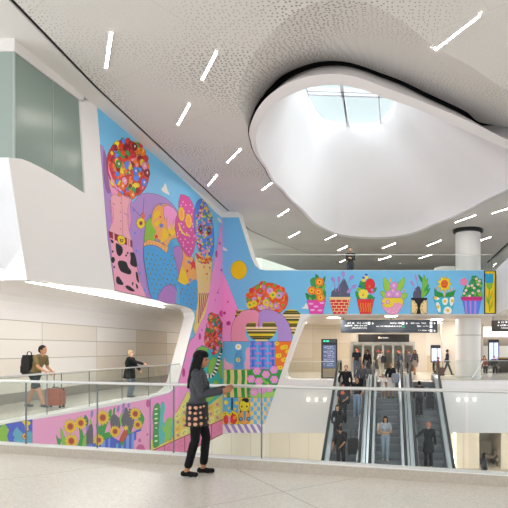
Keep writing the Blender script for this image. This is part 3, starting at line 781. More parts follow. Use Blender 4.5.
HOT = ['#e8442c', '#f5822a', '#f5822a', '#e0303a', '#96202e', '#f6d52a', '#3fa548', '#e8442c', '#f5822a', '#f49ac0', '#5a8cf0', '#e0303a', '#3fa548', '#f6d52a']

# ---------- side wall
S = Paint(at_x, (.0012, 0, 0), [(-1, 0, 222)])
base = [(97,107),(130,134),(160,160),(190,186),(205,201),(215,212),(222,217.6),(222,434),(208,441.2),(150,471),(150,398),(160,395.6),(169,393),(175,387.7),(178.7,381),(185.2,355),(192.2,328),(194.8,318),(194.2,313),(190.2,308.3),(184,305.8),(175,303.8),(150,298.3),(115,290.2),(108,240)]
S.poly(base, SKY_D, 0)
# lilac hills and body
S.poly([(100,144.5),(103.5,147),(107,158),(110,175),(133,203),(140,194.5),(148,193),(157,194.5),(165,198),(172,204),(178,212),(183,222),(188,250),(190,308),(184,305.8),(175,303.8),(150,298.3),(115,290.2),(108,240)], LILAC, 1, line=INK)
S.poly([(103.5,150),(107,160),(111,178),(111,190),(108.5,193),(105.5,188),(103.6,172)], '#94679f', 2, smooth=3, line=INK)
S.line([(144,197),(143,212),(140,216),(132,207)], .4, INK, 2)
# figure with the flower-ball head: pink shirt, belt, cow-spot trousers
S.poly([(107.5,163),(110,172),(116,184),(124,194),(132,198),(130,205),(131,220),(129,231),(131.5,241),(109,232),(112,222),(110.5,212),(110,203),(112,196),(109.5,186),(108,175)], '#f09cca', 2, line=INK)
S.poly([(110.5,197),(114,194),(118,196),(121,190),(125,197),(129.5,199),(127.5,209),(128.5,221),(128.5,231),(131,240),(109,231),(113,222),(111.5,212)], '#f0adb8', 3, line=INK, lw=.3)
S.line([(121,192),(122,210),(122.5,236)], .35, '#b5707f', 4)
for y in (195,203,212,221,229): S.ell(120.3, y, .6, .9, '#c9788c', 4, n=7)
S.line([(112,203),(114.5,205)], .4, INK, 4); S.line([(124,213),(128,216)], .4, INK, 4); S.line([(112.5,206),(113.5,217),(112,224)], .8, '#e87fc0', 4); S.line([(127,213),(127.5,222),(129,231)], .8, '#e87fc0', 4)
S.poly([(108.6,231.2),(131.8,240.6),(132,247.5),(109.6,237.5)], '#9a1f38', 4, line=INK)
for x in (112.6, 126.6, 128.4): S.poly([(x, 232.7+(x-112.6)*.4),(x+1.5, 233.3+(x-112.6)*.4),(x+1.8, 240.2+(x-112.6)*.43),(x+.3, 239.5+(x-112.6)*.43)], '#f0adb8', 5)
S.poly([(117.5,237),(120,235.4),(123,236.5),(125,240.5),(123.8,244),(121,244.6),(118.2,242.2)], '#f3d42a', 5.5, smooth=3, line=INK)
S.poly([(119.6,238.2),(121.2,239.5),(123.2,239),(122.9,241.5),(121.2,243),(119.5,240.8)], '#5a3a22', 6); S.poly([(120.3,239),(121.3,240.3),(122.6,240),(121.3,242)], '#f3d42a', 6.5)
S.poly([(109.8,237.6),(132.1,247.6),(134.5,258),(137.5,270),(140,282),(146,297),(115,290.2)], '#f2a9c2', 3, line=INK)
for pts in ([(115.5,243.5),(118,244),(122,247),(122.5,252),(120,256),(117.5,255),(116,251)], [(130,252.5),(134,253),(135.8,258),(137,266),(134.5,267),(130,264),(130.5,258)],
            [(117.5,263),(120,260.5),(126,262),(128,267),(131,271),(130,274.5),(124,273),(120,270.5)], [(116,277.5),(118.5,276.5),(121,280),(123.3,284),(121,285),(116.5,283)],
            [(125,286.5),(128,285.5),(133,289),(134.5,291.5),(129,290.5)], [(135.5,272),(137.5,273),(138.5,279),(139,283),(136.5,280)], [(111,258),(113.5,257),(114.8,260),(113,263),(111.3,261.5)],
            [(110.3,239.5),(112.5,240.2),(113.6,242.6),(111.5,243)], [(135.5,284),(137,284.5),(138,288),(136.5,288.5)], [(132,282),(133.2,282.5),(132.8,285.5),(131.8,284.5)]):
    S.poly(pts, '#17151c', 4, smooth=3)
for x, y in ((112.5,251.5),(114,267),(127.5,253),(126,255.5)): S.ell(x, y, .9, 1.2, '#17151c', 4, n=8)
S.ell(127.8, 168.2, 20.6, 29, '#d8342c', 3.5, rot=-14, n=36, line=INK)
S.blobs(in_ell(127.8, 168.2, 19.8, 28.2), (107,138,149,198), 230, 2.2, 3.9, HOT, 4, rg)
for x, y, c in ((135,171,'#5b80e8'),(143.5,182.5,'#5b80e8'),(124,181,'#ee9ac6'),(144,166,'#ee9ac6'),(118,164,'#3f9b45'),(122,186,'#f0762a'),(132,195,'#f0762a'),(134,146.5,'#8a1f2e'),(146.5,173,'#8a1f2e')):
    S.ell(x, y, 2.6, 4.2, c, 7, rot=-10, line='#5a1a1a', lw=.3); S.ell(x+.4, y-.3, .8, 1.3, '#f4e6c0', 7.4, n=8)
S.poly([(107.5,160),(109,170),(113,181),(118,189),(116.5,190),(111.5,182),(108,172)], '#f09cca', 7.2)
# cloud, small flower, drops
S.poly([(161,189),(163,187),(165,183),(166.5,187),(167.5,190.5),(169.5,195),(166,193.5),(162.5,191.5)], '#f2eee8', 2, smooth=2)
S.flower(140.5, 223.2, 5.2, '#f3d42a', '#8a1f5a', 3, 8, .8, line='#7a6a2a')
S.poly([(143,211),(144.5,217),(143,219),(141.3,217)], '#ef6a2a', 3, smooth=2); S.ell(144.7, 222.5, .8, 1, '#ef6a2a', 3)
for x, y in ((133,210.5),(134.5,233),(136,251),(139.5,273),(144,290),(150,216)): S.ell(x, y, .9, 1.4, '#5a8fe6', 3, n=8)
# blue dotted trousers with orange starry top
S.poly([(144,236),(146,222),(150,217),(153,224),(157,231),(154,243),(144,245)], '#8fbf3f', 3, line=INK)
S.poly([(151.5,217),(153,210),(158,204.5),(164,203.5),(170,206),(176,214),(178,226),(180,240),(187,247),(194,262),(197,278),(194,284),(186,285),(180,279),(176,268),(168,250),(160,240),(153,238),(156,231),(152,226)], '#f0a860', 3, line=INK, smooth=2)
for x, y, r, c in ((161,225.5,3.4,'#4f7fe0'),(156,236.5,2.6,'#d4302c'),(161,204.5,2,'#4f7fe0'),(160,217,1.4,'#d4302c'),(188.5,262,2.4,'#4f7fe0'),(187,271,2,'#d4302c'),(169.5,235,1.6,'#3f9b45'),(190,280,2,'#4f7fe0')): S.star(x, y, r, c, 4.5, sx=.85)
S.star(193, 264.5, 6.8, '#dc2f2c', 4.7, sx=.62)
for pts in ([(154,214),(158,210),(160,214),(156,218),(153,219)], [(155,222),(159,220),(158,226),(154,225)], [(163,228),(166,230),(168,236),(165,240),(162,236)], [(161,237),(164,240),(160,243)]): S.poly(pts, '#f0c81e', 4, smooth=2)
S.poly([(164,206),(168,205),(174,209),(177,214),(176,220),(174.5,228),(173,219),(172,229),(170.5,231),(170,219),(168.5,228),(167,230),(166.5,217),(164.5,220),(163,212)], '#f09cd0', 5, line=INK, lw=.3)
S.poly([(172,226),(174.5,222),(175,234),(171,236),(167,229),(168.5,226)], '#f0c81e', 4.8)
S.poly([(143,243.5),(148,239.5),(158,242),(168,247.5),(166.5,253),(157,245.5),(149,244.5),(143.5,246)], '#f3b26a', 5, line=INK)
for x in range(146,167,3): S.line([(x, 240.5+(x-146)*.35),(x+.3, 244.5+(x-146)*.42)], .35, '#b96f30', 5.5)
S.poly([(143.3,247),(148,244.8),(154,245.5),(160,248),(166,253),(167.5,246),(170,240.5),(173.5,238.3),(178,239.5),(181,244),(182,253),(179.5,270),(177,281),(183,284),(189,283),(194,279),(197.5,281),(199.3,290),(199.5,303),(196.5,309),(193.5,309.5),(190,308.3),(184,305.8),(175,303.8),(152,298.8),(148.5,290),(145.5,272),(143.3,258)], '#4fa4e2', 4, line=INK)
for i in range(150):
    x, y = 145+(i*4.6+((i//12) % 2)*2.3) % 54.6, 249+(i//12)*4.9+(i % 3)*.8
    if in_poly([(144,250),(165,256),(176,250),(178,281),(197,285),(197,306),(153,297),(146,275)])(x, y): S.ell(x, y, .75, 1.05, '#8a8a3c', 4.6, n=7)
S.poly([(172.5,250),(174,247),(178.5,246.2),(181.5,249),(182.3,258),(180,268),(177.5,276),(176.5,268),(174.5,258)], '#b27fc6', 5, line=INK, smooth=2)
S.poly([(172,239.8),(176,238.7),(180,242),(181.6,248),(178,245.5),(173.5,246)], '#5cb2dc', 5)
S.poly([(158,300.2),(161,290.5),(166,285.5),(172,285.5),(176,290),(176.2,297),(175,303.8)], '#b27fc6', 5, line=INK, smooth=2)
S.poly([(176.5,287),(178.5,284),(179.5,304.8),(175.6,303.9)], '#63b7dc', 5)
S.poly([(177.5,281),(180,270),(182,266),(185,272),(188,283),(184,285),(180,283)], '#f0c81e', 5)
# pink dotted figure and blue dotted head
S.poly([(180,194.5),(184,195),(188,197),(192,203),(195,212),(196.3,225),(195.5,240),(193.5,251),(190,257),(186.5,256),(182.5,250),(177,240),(174.5,228),(175.5,218),(178.5,212),(178.3,203)], '#d2509a', 6, line=INK)
for i in range(60):
    x, y = 175+(i*5.77) % 21, 196+(i*9.31) % 59
    if in_poly([(180,197),(190,201),(195,214),(194.5,240),(189,254),(177,238),(176,225),(179,212)])(x, y): S.ell(x, y, .7, 1.0, '#f3b8dc', 6.4, n=6)
for x, y in ((181,214),(188.2,221)): S.ell(x, y, 3, 7, '#f0c81e', 7, rot=-4, line='#b5872a'); S.ell(x, y, 1.9, 5.2, '#f0a04a', 7.4, rot=-4)
S.line([(178.2,223),(179.5,228),(182,232.5),(185,235),(188.5,235)], 1.6, '#f0c81e', 7)
S.poly([(194.3,254),(198,262),(205,264),(212,261),(210.5,277),(209,294),(205.5,313),(194.6,335),(193,329),(195,318),(197.5,300),(197,283),(195,265)], '#e8c98a', 5.5, line=INK)
for k in range(5):
    x0 = 199+k*2.1; S.poly([(x0, 293),(x0+1.05, 293.3),(x0-.3-k*.5, 322-k*4),(x0-1.4-k*.5, 324-k*4)], '#b02a78', 6.2)
S.poly([(199,293),(209.2,295),(205.5,313),(194.6,335),(193,329),(195,318),(197.8,302)], '#ecd77a', 6)
S.ell(203.7, 230, 9.3, 31, '#4a82e0', 6.5, rot=-7, n=30, line=INK)
S.blobs(in_ell(203.7, 230, 8.7, 30), (193,200,216,262), 190, .9, 1.7, ['#f3d42a','#f3d42a','#5b8ff0','#8a2a4a','#3f9b6a','#f08ab4','#e8c030'], 7, rg, line=None, sq=.8)
for x, y in ((200,229),(208.3,231)): S.ell(x, y, 2.1, 5, '#d4302c', 9.4); S.ell(x+.1, y, 1.5, 3.4, '#151515', 9.8); S.ell(x+.1, y-.3, .7, 1.3, '#4fb8b8', 10.2)
S.poly([(194.5,252),(197,259),(202,263.5),(207,263.5),(212,260),(210,257),(203,259),(197,254)], '#d4402c', 9.5)
S.blobs(in_poly([(197,254),(212,257),(209,275),(205,283),(203,268),(199,262)]), (196,252,213,284), 40, .7, 1.3, ['#f3d42a','#e8c030','#b5307a','#f0a04a'], 9.8, rg, line=None)
# pink mountain
S.poly([(222,216.8),(219.3,229),(217,245),(213.5,262),(210.5,280),(208,296),(205.2,313),(199,325),(194.4,336),(189,341),(178.7,381),(175,387.7),(169,393),(160,395.6),(150,398),(150,471),(208,441.2),(222,434)], PINK, 5, line=INK)
for x, y, rx, ry in ((219.3,243.4,.9,1.4),(216,254,1,3.6),(221,270,1,1.3),(217.3,292.5,.8,1.2),(218.4,289.5,.5,.8),(199.3,336.5,1.3,3.4),(183.2,372.5,1.5,4.4),(201.5,330,.6,1),(221,313.5,2.2,3.2),(215,300,.5,.7)): S.ell(x, y, rx, ry, '#c9408f', 6)
S.poly([(216.7,219.2),(218,217.2),(220.6,219.5),(221.4,223.2),(219,222.6)], '#eee9e4', 6.5)
# feather flower
ff = [(208.5,316),(210.5,312),(214,314),(218,315),(221,322),(223,330),(223,350),(217,352),(211.5,354),(209.5,346),(206,345),(204,342),(204.5,333),(207,325)]
S.poly(ff, '#e8552c', 6, line=INK)
S.blobs(in_poly(ff), (203,311,223,355), 120, 1.2, 2.3, ['#e8442c','#f0762a','#d42a34','#8a1f2e','#3f9b45','#4fb0e0','#f2a12a','#f08ab4','#2f8a4a'], 6.4, rg)
# teal and green globe, striped arm
S.poly([(192,358),(196,349),(202,345.5),(209,349),(211.5,354),(222,349),(222,394),(214,401),(204,409),(196,405),(190,392),(188.5,372)], '#2fb3b8', 6, line=INK)
for pts in ([(190.5,366),(196,350),(202,346.5),(208,349.5),(203,353),(197,360),(193,372)], [(219,362),(222,360),(222,379),(219,376),(217.5,369)], [(210,360),(213,357),(216,360),(212,372),(209,376),(207.5,368)],
            [(212,383),(216,380),(219,384),(222,383),(222,388),(215,390)], [(205,397),(211,393),(216,395),(210,401),(205,403)], [(190,378),(193,374),(195,384),(192,390)]): S.poly(pts, '#86c04a', 7, smooth=3, line='#2a6a4a')
S.poly([(190.5,361),(193,354),(194,361),(191.5,370)], '#3fb8e0', 7.5)
arm = [(221.5,350),(219,356),(217.5,363),(215,371),(211,376),(205,376),(201,372)]
for i in range(24):
    t = i/24*(len(arm)-1); k = int(t); f = t-k; t2 = (i+1)/24*(len(arm)-1); k2 = min(int(t2), len(arm)-2); f2 = t2-k2
    p = [arm[k][j]*(1-f)+arm[k+1][j]*f for j in (0, 1)]; q = [arm[k2][j]*(1-f2)+arm[k2+1][j]*f2 for j in (0, 1)]
    S.line([p, q], 2.2+i*.1, '#16161a' if i % 2 else '#f4f2ee', 8)
S.ell(222, 350.3, 1.8, 1.6, '#16161a', 8.5)
# yellow tiles with little flowers, pink blocks
S.poly([(222,394.5),(222,419.5),(150,452),(150,440),(168,438),(172,420),(178,409),(187,391),(195,404),(204,409),(214,401)], '#ead96e', 6, line=INK)
field = in_poly([(222,395.5),(222,418),(168,441),(173,421),(179,409),(187,393),(195,405),(204,411)])
i = 0
for c_ in range(9):
    for r_ in range(8):
        x = 170.5+c_*6.6; y = 419.3+(222-x)*.444-4-r_*6.6; i += 1
        if not field(x, y): continue
        S.poly([(x-3,y-1.7),(x+3,y-4.2),(x+3,y+1.9),(x-3,y+4.4)], ['#f2c04e','#d3d972','#efe48c','#e6d060'][(c_*3+r_*5) % 4], 6.6)
        if (c_+r_) % 2: S.ell(x, y, 1.5, 2.0, '#e8a0a8', 7, n=9); S.ell(x, y, .9, 1.2, '#a8443c', 7.3, n=8); S.ell(x, y, .4, .5, '#f3d42a', 7.6, n=7)
        else: S.line([(x-1.8,y+1.4),(x,y-1),(x+1.6,y-.2)], .45, '#7a9a3c', 7); S.ell(x-.6, y+1.4, .6, .8, '#8fb04a', 7.1, n=7)
S.poly([(222,419.3),(222,434),(208,441.2),(150,471),(150,451.2)], '#ea82b4', 7.5)
S.line([(222.5,419.2),(150,451.3)], .9, '#a8323c', 8); S.line([(222.5,433.4),(150,469.6)], .8, '#a8323c', 8)
for x in (163.5, 184, 211): S.line([(x, 419.3+(222-x)*.444),(x, 434+(222-x)*.505)], .8, '#a8323c', 8)
for i in range(40):
    x = 151+(i*6.13) % 70; y0 = 419.3+(222-x)*.444; y = y0+2+(i*3.7) % (9+(222-x)*.06)
    S.line([(x, y),(x+1, y-.9)], .4, '#c24f8a', 8)
# the green cactus and teal band
S.poly([(160,404.5),(163,402.5),(164.5,408),(163,416),(163.6,424),(168,418),(172,420),(172,436),(168,440),(160,444),(158,446),(157,436),(159,420)], '#5cc0c0', 7.6, smooth=2, line=INK)
S.poly([(165,420),(169,417.5),(172,419),(170,428),(170,438),(165,441.5),(163,442.5),(164.5,434),(161.5,430),(162,424),(164.5,428)], '#93cf5c', 7.9, smooth=2)
S.poly([(152.5,410),(154,405),(157,403.3),(159,406),(159,416),(157.5,425),(158,436),(158.5,444),(155,447.5),(152.3,446),(152,436),(153,425),(151.8,418)], '#3f9b4a', 8, smooth=2, line='#205a2a')
for y in (409,414,418.6,423,436,441): S.ell(155.2, y, 1.8, .8, '#eef4e4', 8.6, rot=-12, n=9)
S.ell(155.4, 428, .9, .6, '#eef4e4', 8.6, n=8)
S.build('side_panel', mural, 'mural panel on the left wall with flower-ball head figure, pink mountain and dotted trousers')

# ---------- band below the walkway
Bd = Paint(at_x, (.0012, 0, 0), [(-1, 0, 150)])
edge = lambda x: 425.2-(x*.168)+(.0 if x < 130 else 0)
Bd.poly([(-40,431.8),(0,425.2),(60,415.3),(130,402.6),(150,398.6),(150,472),(0,560),(-40,580)], '#f4a6d2', 0)
Bd.poly([(-40,431.8),(0,425.2),(8,423.8),(8,443),(6,560),(-40,570)], '#8fc63f', 1)
Bd.poly([(5,424.4),(9,430),(7,437),(9,443),(8,550),(32.2,530),(32.2,419.7)], '#4a5fd2', 2, line=INK)
Bd.poly([(-3,427),(2,425.2),(1,426.5),(-4,430)], '#4a5fd2', 2)
Bd.poly([(13,432),(15,428.5),(17,426.8),(19,430),(22,432),(23,436),(27,432),(31,431),(32,434),(32.2,520),(14,540),(15,443),(13,440),(14.5,437),(12.5,435)], '#63aecb', 3, line=INK)
Bd.poly([(21.5,421.7),(25,421),(29.5,421.5),(30,424),(27.5,426),(28.5,430),(25,431),(24.5,425)], '#f0d62e', 3.5, smooth=2, line=INK)
Bd.ell(24.6, 436.3, 2.6, 2.8, '#f0c22e', 4, line=INK); Bd.ell(24.4, 436.5, 1.3, 1.4, '#c43a4a', 4.4)
for i in range(8): Bd.ell(18+i*1.7, 441+(i % 3)*2, .8, .5, '#8accdf', 3.4, n=6)
G1, G2 = '#3fa04a', '#93c24f'
# leaves
for pts, c in (([(56,435),(58,438),(61,440),(61,446),(70,450),(60,450)], G1), ([(60,428),(63,432),(65,440),(68,446),(63,446),(61,438)], G2), ([(78,424),(82,430),(84,438),(88,440),(86,450),(77,448),(80,438)], G1),
               ([(85,415),(88,420),(87,426),(84,420)], '#3f7a4a'), ([(84,436),(88,432),(88,440),(85,448),(82,446)], G2), ([(90,419),(92,425),(91,436),(88,440),(89,430)], G2),
               ([(108,413),(111,409),(111,417),(107,424),(104,434),(100,438),(98,428),(102,424)], G1), ([(113,410),(115,408),(115,416),(119,423),(117,434),(111,436),(112,424)], G1),
               ([(96,424),(100,428),(102,434),(108,432),(112,437),(100,440)], G1), ([(122,413),(125,416),(124,422),(121,426),(119,420)], G2), ([(125,428),(130,426),(131,440),(124,442)], G1),
               ([(129,415),(132,410),(133,420),(131,432),(128,428)], '#3f7a4a'), ([(138,410),(142,414),(144,420),(141,425),(138,418)], G1), ([(122,436),(128,432),(131,436),(126,444),(119,444)], G1)):
    Bd.poly(pts, c, 3, smooth=3, line='#2a5a35')
for pts in ([(87,428),(92,424),(93,436),(92,448),(87,448),(86,438)], [(110,420),(113,414),(119,418),(120,428),(116,430),(111,428)], [(122,416),(125,410),(127,412),(128,424),(124,426),(121,422)], [(124,409),(127,408),(128,414),(127,428),(122,426)], [(129,408),(133,414),(134,424),(130,430),(127,422)]):
    Bd.poly(pts, '#66606f', 3.2, smooth=2)
for x, y, ry in ((91.7,414,4),(87,428,3),(118,409,3.4),(123.3,406,3.2),(128.5,405.5,2.4),(123,411,2.4),(106,406,0)):
    if ry: Bd.ell(x, y, 1.4, ry, '#9a86c8', 3.4, rot=8)
# blue pots
Bd.poly([(84,447.5),(90,445),(100,441),(112,437),(119,441),(121,446),(124,444),(124,436),(130,434),(141,427.5),(140.5,431),(136,432.5),(135.5,440),(131.5,441.5),(131,452),(129,470),(84,500)], '#4f63d0', 4, line=INK)
for x0, x1, y0 in ((101,105,441),(108,110,439),(126,129,436),(131.5,134,434)): Bd.poly([(x0,y0),(x1,y0-1.2),(x1-1,470),(x0-1,475)], '#7f9fe6', 4.5)
for x0, x1, y0 in ((121,123.4,446),(116,118,444)): Bd.poly([(x0,y0),(x1,y0-1),(x1-1,470),(x0-1,475)], '#63b8d8', 4.5)
for x, y, r in ((70,426.5,8.2),(80.5,423,7.2),(71,441,8),(102.5,417.6,8.4),(98.5,440,6.4),(114.8,431.5,6.6),(135,413.8,7),(137.5,424.8,5.6),(130,441,0)):
    if r: Bd.sunflower(x, y, r, 5, .92)
Bd.poly([(121,436),(124,430),(127,431),(126,437),(122,442),(119,441)], '#c9532e', 5.5, smooth=2, line=INK); Bd.star(125.5, 428, 3.4, '#f2cf2e', 5.7, 6)
Bd.poly([(83.5,447),(90,443.4),(94,446),(97,449),(97,470),(84,475)], '#6b86dc', 4.4)
for x, y, rx, ry in ((148,403.5,2.2,4),(139.5,440.5,1.3,2.1),(147.3,434.5,.8,1.4),(140.5,449,4.2,4.8)): Bd.ell(x, y, rx, ry, '#cf5f9a', 2)
Bd.build('walkway_panel', mural, 'mural band of sunflowers in blue pots on pink below the walkway')

# ---------- front wall
Fr = Paint(lambda x, y: at_y(x, y, YF), (0, -.0012, 0), [(1, 0, -222.2), (-116.0/38.5*1.0, -1.0, 300.3*116.0/38.5+316)])
top = [(222.2,217.4),(239,217.4),(243.6,233),(251.6,258),(255.2,265.6),(259.7,269.4),(266,270.4),(300,270.4),(300,317),(296,328),(262,433),(222.2,433)]
Fr.poly(top, SKY, 0)
Fr.poly([(222.2,271.8),(223,272),(244.8,326),(246,342),(222.2,342)], PINK, 1, line=INK)
for x, y, r in ((227.8,301.8,.9),(236.5,310.8,.9),(228.5,323.3,2.3),(218,292,.7),(224.5,313,1.5)): Fr.ell(x, y, r, r, '#c9408f', 2)
Fr.poly([(223,246.5),(226,248.5),(228,251),(225,250.8),(223,250)], '#eee9e4', 2)
Fr.ell(238.8, 270, 7.9, 9.3, '#f2cc14', 2, n=28, line='#9a9a4a', lw=.4)
# striped round bodies
def stripes(P, inside_fn, x0, x1, y0, y1, seq, layer):
    y = y0; i = 0
    while y < y1:
        h, c = seq[i % len(seq)]; i += 1
        xs = [x0+(x1-x0)*k/120 for k in range(121)]
        ok = [x for x in xs if inside_fn(x, min(y+h/2, y1))]
        if ok: P.poly([(ok[0], y),(ok[-1], y),(ok[-1], y+h),(ok[0], y+h)], c, layer)
        y += h
SEQ = [(1.3,'#e8cf2e'),(.9,'#3a3420'),(1.4,'#7a7326'),(1.1,'#2a261c'),(2.4,'#f2d99a'),(.9,'#3a3420'),(1.4,'#f2d99a'),(1.1,'#2a261c'),(1.2,'#7a7326'),(1.0,'#e8cf2e')]
stripes(Fr, in_ell(261.5, 324, 16.5, 18), 244, 279, 322, 341.6, SEQ, 3)
stripes(Fr, in_ell(291.5, 322, 11.5, 13), 279, 304, 309.5, 341.5, SEQ, 2.5)
stripes(Fr, in_ell(244, 316, 9, 7), 234, 252, 310, 316, SEQ[:3], 2.5)
# flower hat
Fr.ell(267.3, 299.5, 20.6, 16.6, '#f05a28', 4, n=34, line=INK)
rgf = random.Random(5)
Fr.blobs(in_ell(267.3, 299.5, 20, 16), (246,282,289,317), 120, 1.7, 2.7, ['#f05a28','#ef7a3a','#e8442c','#f05a28','#f0d42a','#c98ad0','#d9a6dc','#6fae4a','#e8c030'], 4.4, rgf, line='#c8502a', sq=1)
for x, y, c, k in ((254,303.5,'#e8d43a','#b8c83a'),(266,302.5,'#e8d43a','#d98ac8'),(276,306,'#c98ad0','#f0d42a'),(250,305,'#f0d42a','#6fae4a'),(262,308,'#d9a6dc','#f0d42a'),(279,295.5,'#d9a6dc','#6fae4a'),(270,291,'#d9a6dc','#c98ad0'),(283,305,'#f05a28','#6fae4a'),(273,295,'#f0d42a','#6fae4a'),(260,291,'#e8442c','#6fae4a')):
    Fr.flower(x, y, 3.3, c, k, 7, 7)
# arms
Fr.poly([(231.5,341.4),(231,335),(232,326),(235.5,318),(241,312),(248,309.5),(256,310),(259.3,313),(258.8,322),(258.3,327),(256,327.5),(256,322),(250,322.5),(246.5,324),(245,330),(246,336),(249.5,341.4)], '#ee9ab4', 8, line=INK)
Fr.poly([(259.2,327),(259.3,313),(261,310.5),(267,309.5),(275,311),(283,315.5),(288.5,323),(291.5,332),(292.2,341.4),(277,341.4),(278.3,334),(277,327),(274.5,321.5),(268,322.4),(263,322),(262.3,327)], '#b795da', 8, line=INK)
for x in (256.8, 258, 260.3, 261.8): Fr.ell(x, 327.4, .6, 1.1, '#f4e6ee', 8.6, n=7)
for x, y in ((262,329.5),(262,333.2)): Fr.ell(x, y, .7, .7, '#c03a3a', 8.6, n=7)
# quilt row 1
Fr.poly([(224,341.5),(250,341.5),(250,369.5),(224,369.5)], '#6db4e2', 9, line=INK)
Fr.poly([(224,357),(226,361),(230,363.5),(233,364),(233,369.5),(224,369.5)], '#f0a9c8', 9.5, smooth=0); Fr.poly([(250,347),(247,348),(245.5,352),(246,359),(244.5,364),(245,369.5),(250,369.5)], '#f0a9c8', 9.5)
Fr.poly([(235,369),(234,360),(236,351),(240,349),(242.5,354),(243.5,362),(243.5,369)], '#5a9fd8', 9.5, smooth=0)
Fr.flower(238.4, 346.8, 3, '#f4f2ee', '#f0c81e', 10, 8); Fr.flower(238.3, 360, 2.2, '#e8d43a', '#a85a9a', 10, 6)
for x, y in ((241.5,351.5),(236,355),(241,364),(237,365.5),(240.5,357.5)): Fr.star(x, y, 1.3, '#8a5ab0', 10, 5, .35)
Fr.poly([(250,341.5),(275,341.5),(275,369.5),(250,369.5)], '#5f8fea', 9, line=INK)
for k in range(5): x = 252.5+k*5; Fr.line([(x,341.5),(x+.5,369.5)], 2, '#5cc0ea' if k % 2 else '#4a70dc', 9.4)
for r in range(6):
    for k in range(5):
        if (r+k) % 2: Fr.line([(250.4+k*5, 344+r*4.9),(255.4+k*5, 343.2+r*4.9)], 2.0, '#c583d8', 9.8)
        else: Fr.line([(250.4+k*5, 344+r*4.9),(251.6+k*5, 343.8+r*4.9)], 2.0, '#c583d8', 9.8)
Fr.poly([(275,341.5),(296,341.5),(284,369.5),(275,369.5)], '#f2792a', 9, line=INK)
for i in range(14):
    x, y = 277+(i*5.3) % 15, 343.5+(i*4.1) % 25
    Fr.flower(x, y, 2, '#f3d42a', '#e8862e', 9.5, 6, pr=.5)
# quilt row 2
Fr.poly([(224,369.5),(250,369.5),(250,397.6),(224,397.6)], '#f2cf96', 9, line=INK)
for x in (226.6, 234, 241.4, 247): Fr.poly([(x,369.8),(x+3.6,369.8),(x+4,377),(x+3.2,386),(x+3.8,397.4),(x+.4,397.4),(x-.3,388),(x+.5,378)], '#2f9a44', 9.5)
Fr.poly([(250,369.5),(290,369.5),(279,397.6),(250,397.6)], '#9fd060', 9, line=INK)
Fr.poly([(250,369.5),(284,369.5),(279,386),(250,386)], '#36a048', 9.2)
for i in range(16):
    x, y = 251+(i*6.7) % 30, 371+(i*5.3) % 24; Fr.ell(x, y, 2.6, 1.2, '#8fc94a' if i % 2 else '#36a048', 9.6, rot=i*37)
for x, y in ((257,371),(266,374.5),(274.3,379.5),(259,381.5),(251.3,379),(269.5,388.3),(254,392),(262,390),(274,369.8)): Fr.flower(x, y, 3.7, '#ef9ae0', '#f0d42a', 10, 6, pr=.46, cr=.26, line='#a05aa0')
# quilt row 3
Fr.poly([(224,397.6),(238.5,397.6),(238.5,424),(224,424)], '#62b3ee', 9, line=INK)
Fr.ell(226.3, 402.5, 2.1, 2.3, '#f2d42a', 10); Fr.ell(236.5, 403, 1.8, 2, '#f2d42a', 10); Fr.line([(232.2,398),(232.2,410)], 1.6, '#151518', 10.3); Fr.ell(229,408,1.2,1.4,'#f2d42a',10); Fr.ell(235,409,1.2,1.4,'#f2d42a',10)
Fr.poly([(222.3,414),(225,411),(228,412),(229,415),(231,412),(233,410.5),(236,412),(238.5,414),(238.5,424),(222.3,424)], '#f2d42a', 10.4, line=INK)
for x in (225.4, 232.5): Fr.ell(x, 413.5, .6, .8, '#151518', 11, n=7)
Fr.ell(226.2, 419.5, 2.4, 4.2, '#e8302c', 11, line='#8a1a1a'); Fr.ell(233.6, 419, 3.2, 4.8, '#e8302c', 11, line='#8a1a1a'); Fr.ell(234.8, 417.5, 1.5, 1.7, '#f2d42a', 11.4); Fr.ell(234.8, 417.5, .8, .9, '#e8302c', 11.8)
Fr.poly([(228.4,416.5),(230.6,416.5),(230.2,424),(228.6,424)], '#f09cd0', 11.5)
Fr.poly([(238.5,397.6),(250.5,397.6),(250.5,424),(238.5,424)], '#f2c238', 9, line=INK)
Fr.ell(244.5, 405, 5, 6.5, '#f2dc3a', 10, line=INK); Fr.ell(244.6, 417.5, 5.6, 6.8, '#f0a858', 10.2, line=INK)
for x, y in ((242,406.5),(247,406.5),(240.6,411.5),(248.8,411.5)): Fr.ell(x, y, .8, 1, '#151518', 10.8, n=8)
Fr.poly([(242,401),(243,398.5),(246,398),(249,399),(248.5,402),(246,402.5),(244,401)], '#1d1a2a', 10.8, smooth=2)
for x in (241.2, 248.6): Fr.ell(x, 419, 1.9, 2.1, '#2a2a55', 10.8); Fr.ell(x, 419, 1.2, 1.3, '#6fb0d8', 11.2)
Fr.poly([(243.6,411),(246,411),(246,419),(245,421),(243.8,419)], '#5fa8d8', 11)
Fr.poly([(250.5,397.6),(280,397.6),(267,424),(250.5,424)], '#f3d292', 9, line=INK)
for r in range(6):
    for k in range(9):
        if (r+k) % 2 == 0: Fr.poly([(250.5+k*3.3,397.8+r*4.4),(253.8+k*3.3,397.8+r*4.4),(253.8+k*3.3,402.2+r*4.4),(250.5+k*3.3,402.2+r*4.4)], '#66bdf0', 9.5)
# bottom stripes
Fr.poly([(222.2,424),(265.5,424),(262,433),(222.2,433)], '#f4f1ee', 9, line=INK)
for k in range(6):
    x = 224+k*6.4; Fr.poly([(x,424.2),(x+3.2,424.2),(x+8,432.8),(x+4.6,432.8)], '#a888cc', 9.5)
Fr.build('front_panel', mural, 'mural panel of sun, flower hat with two arms and patchwork quilt')

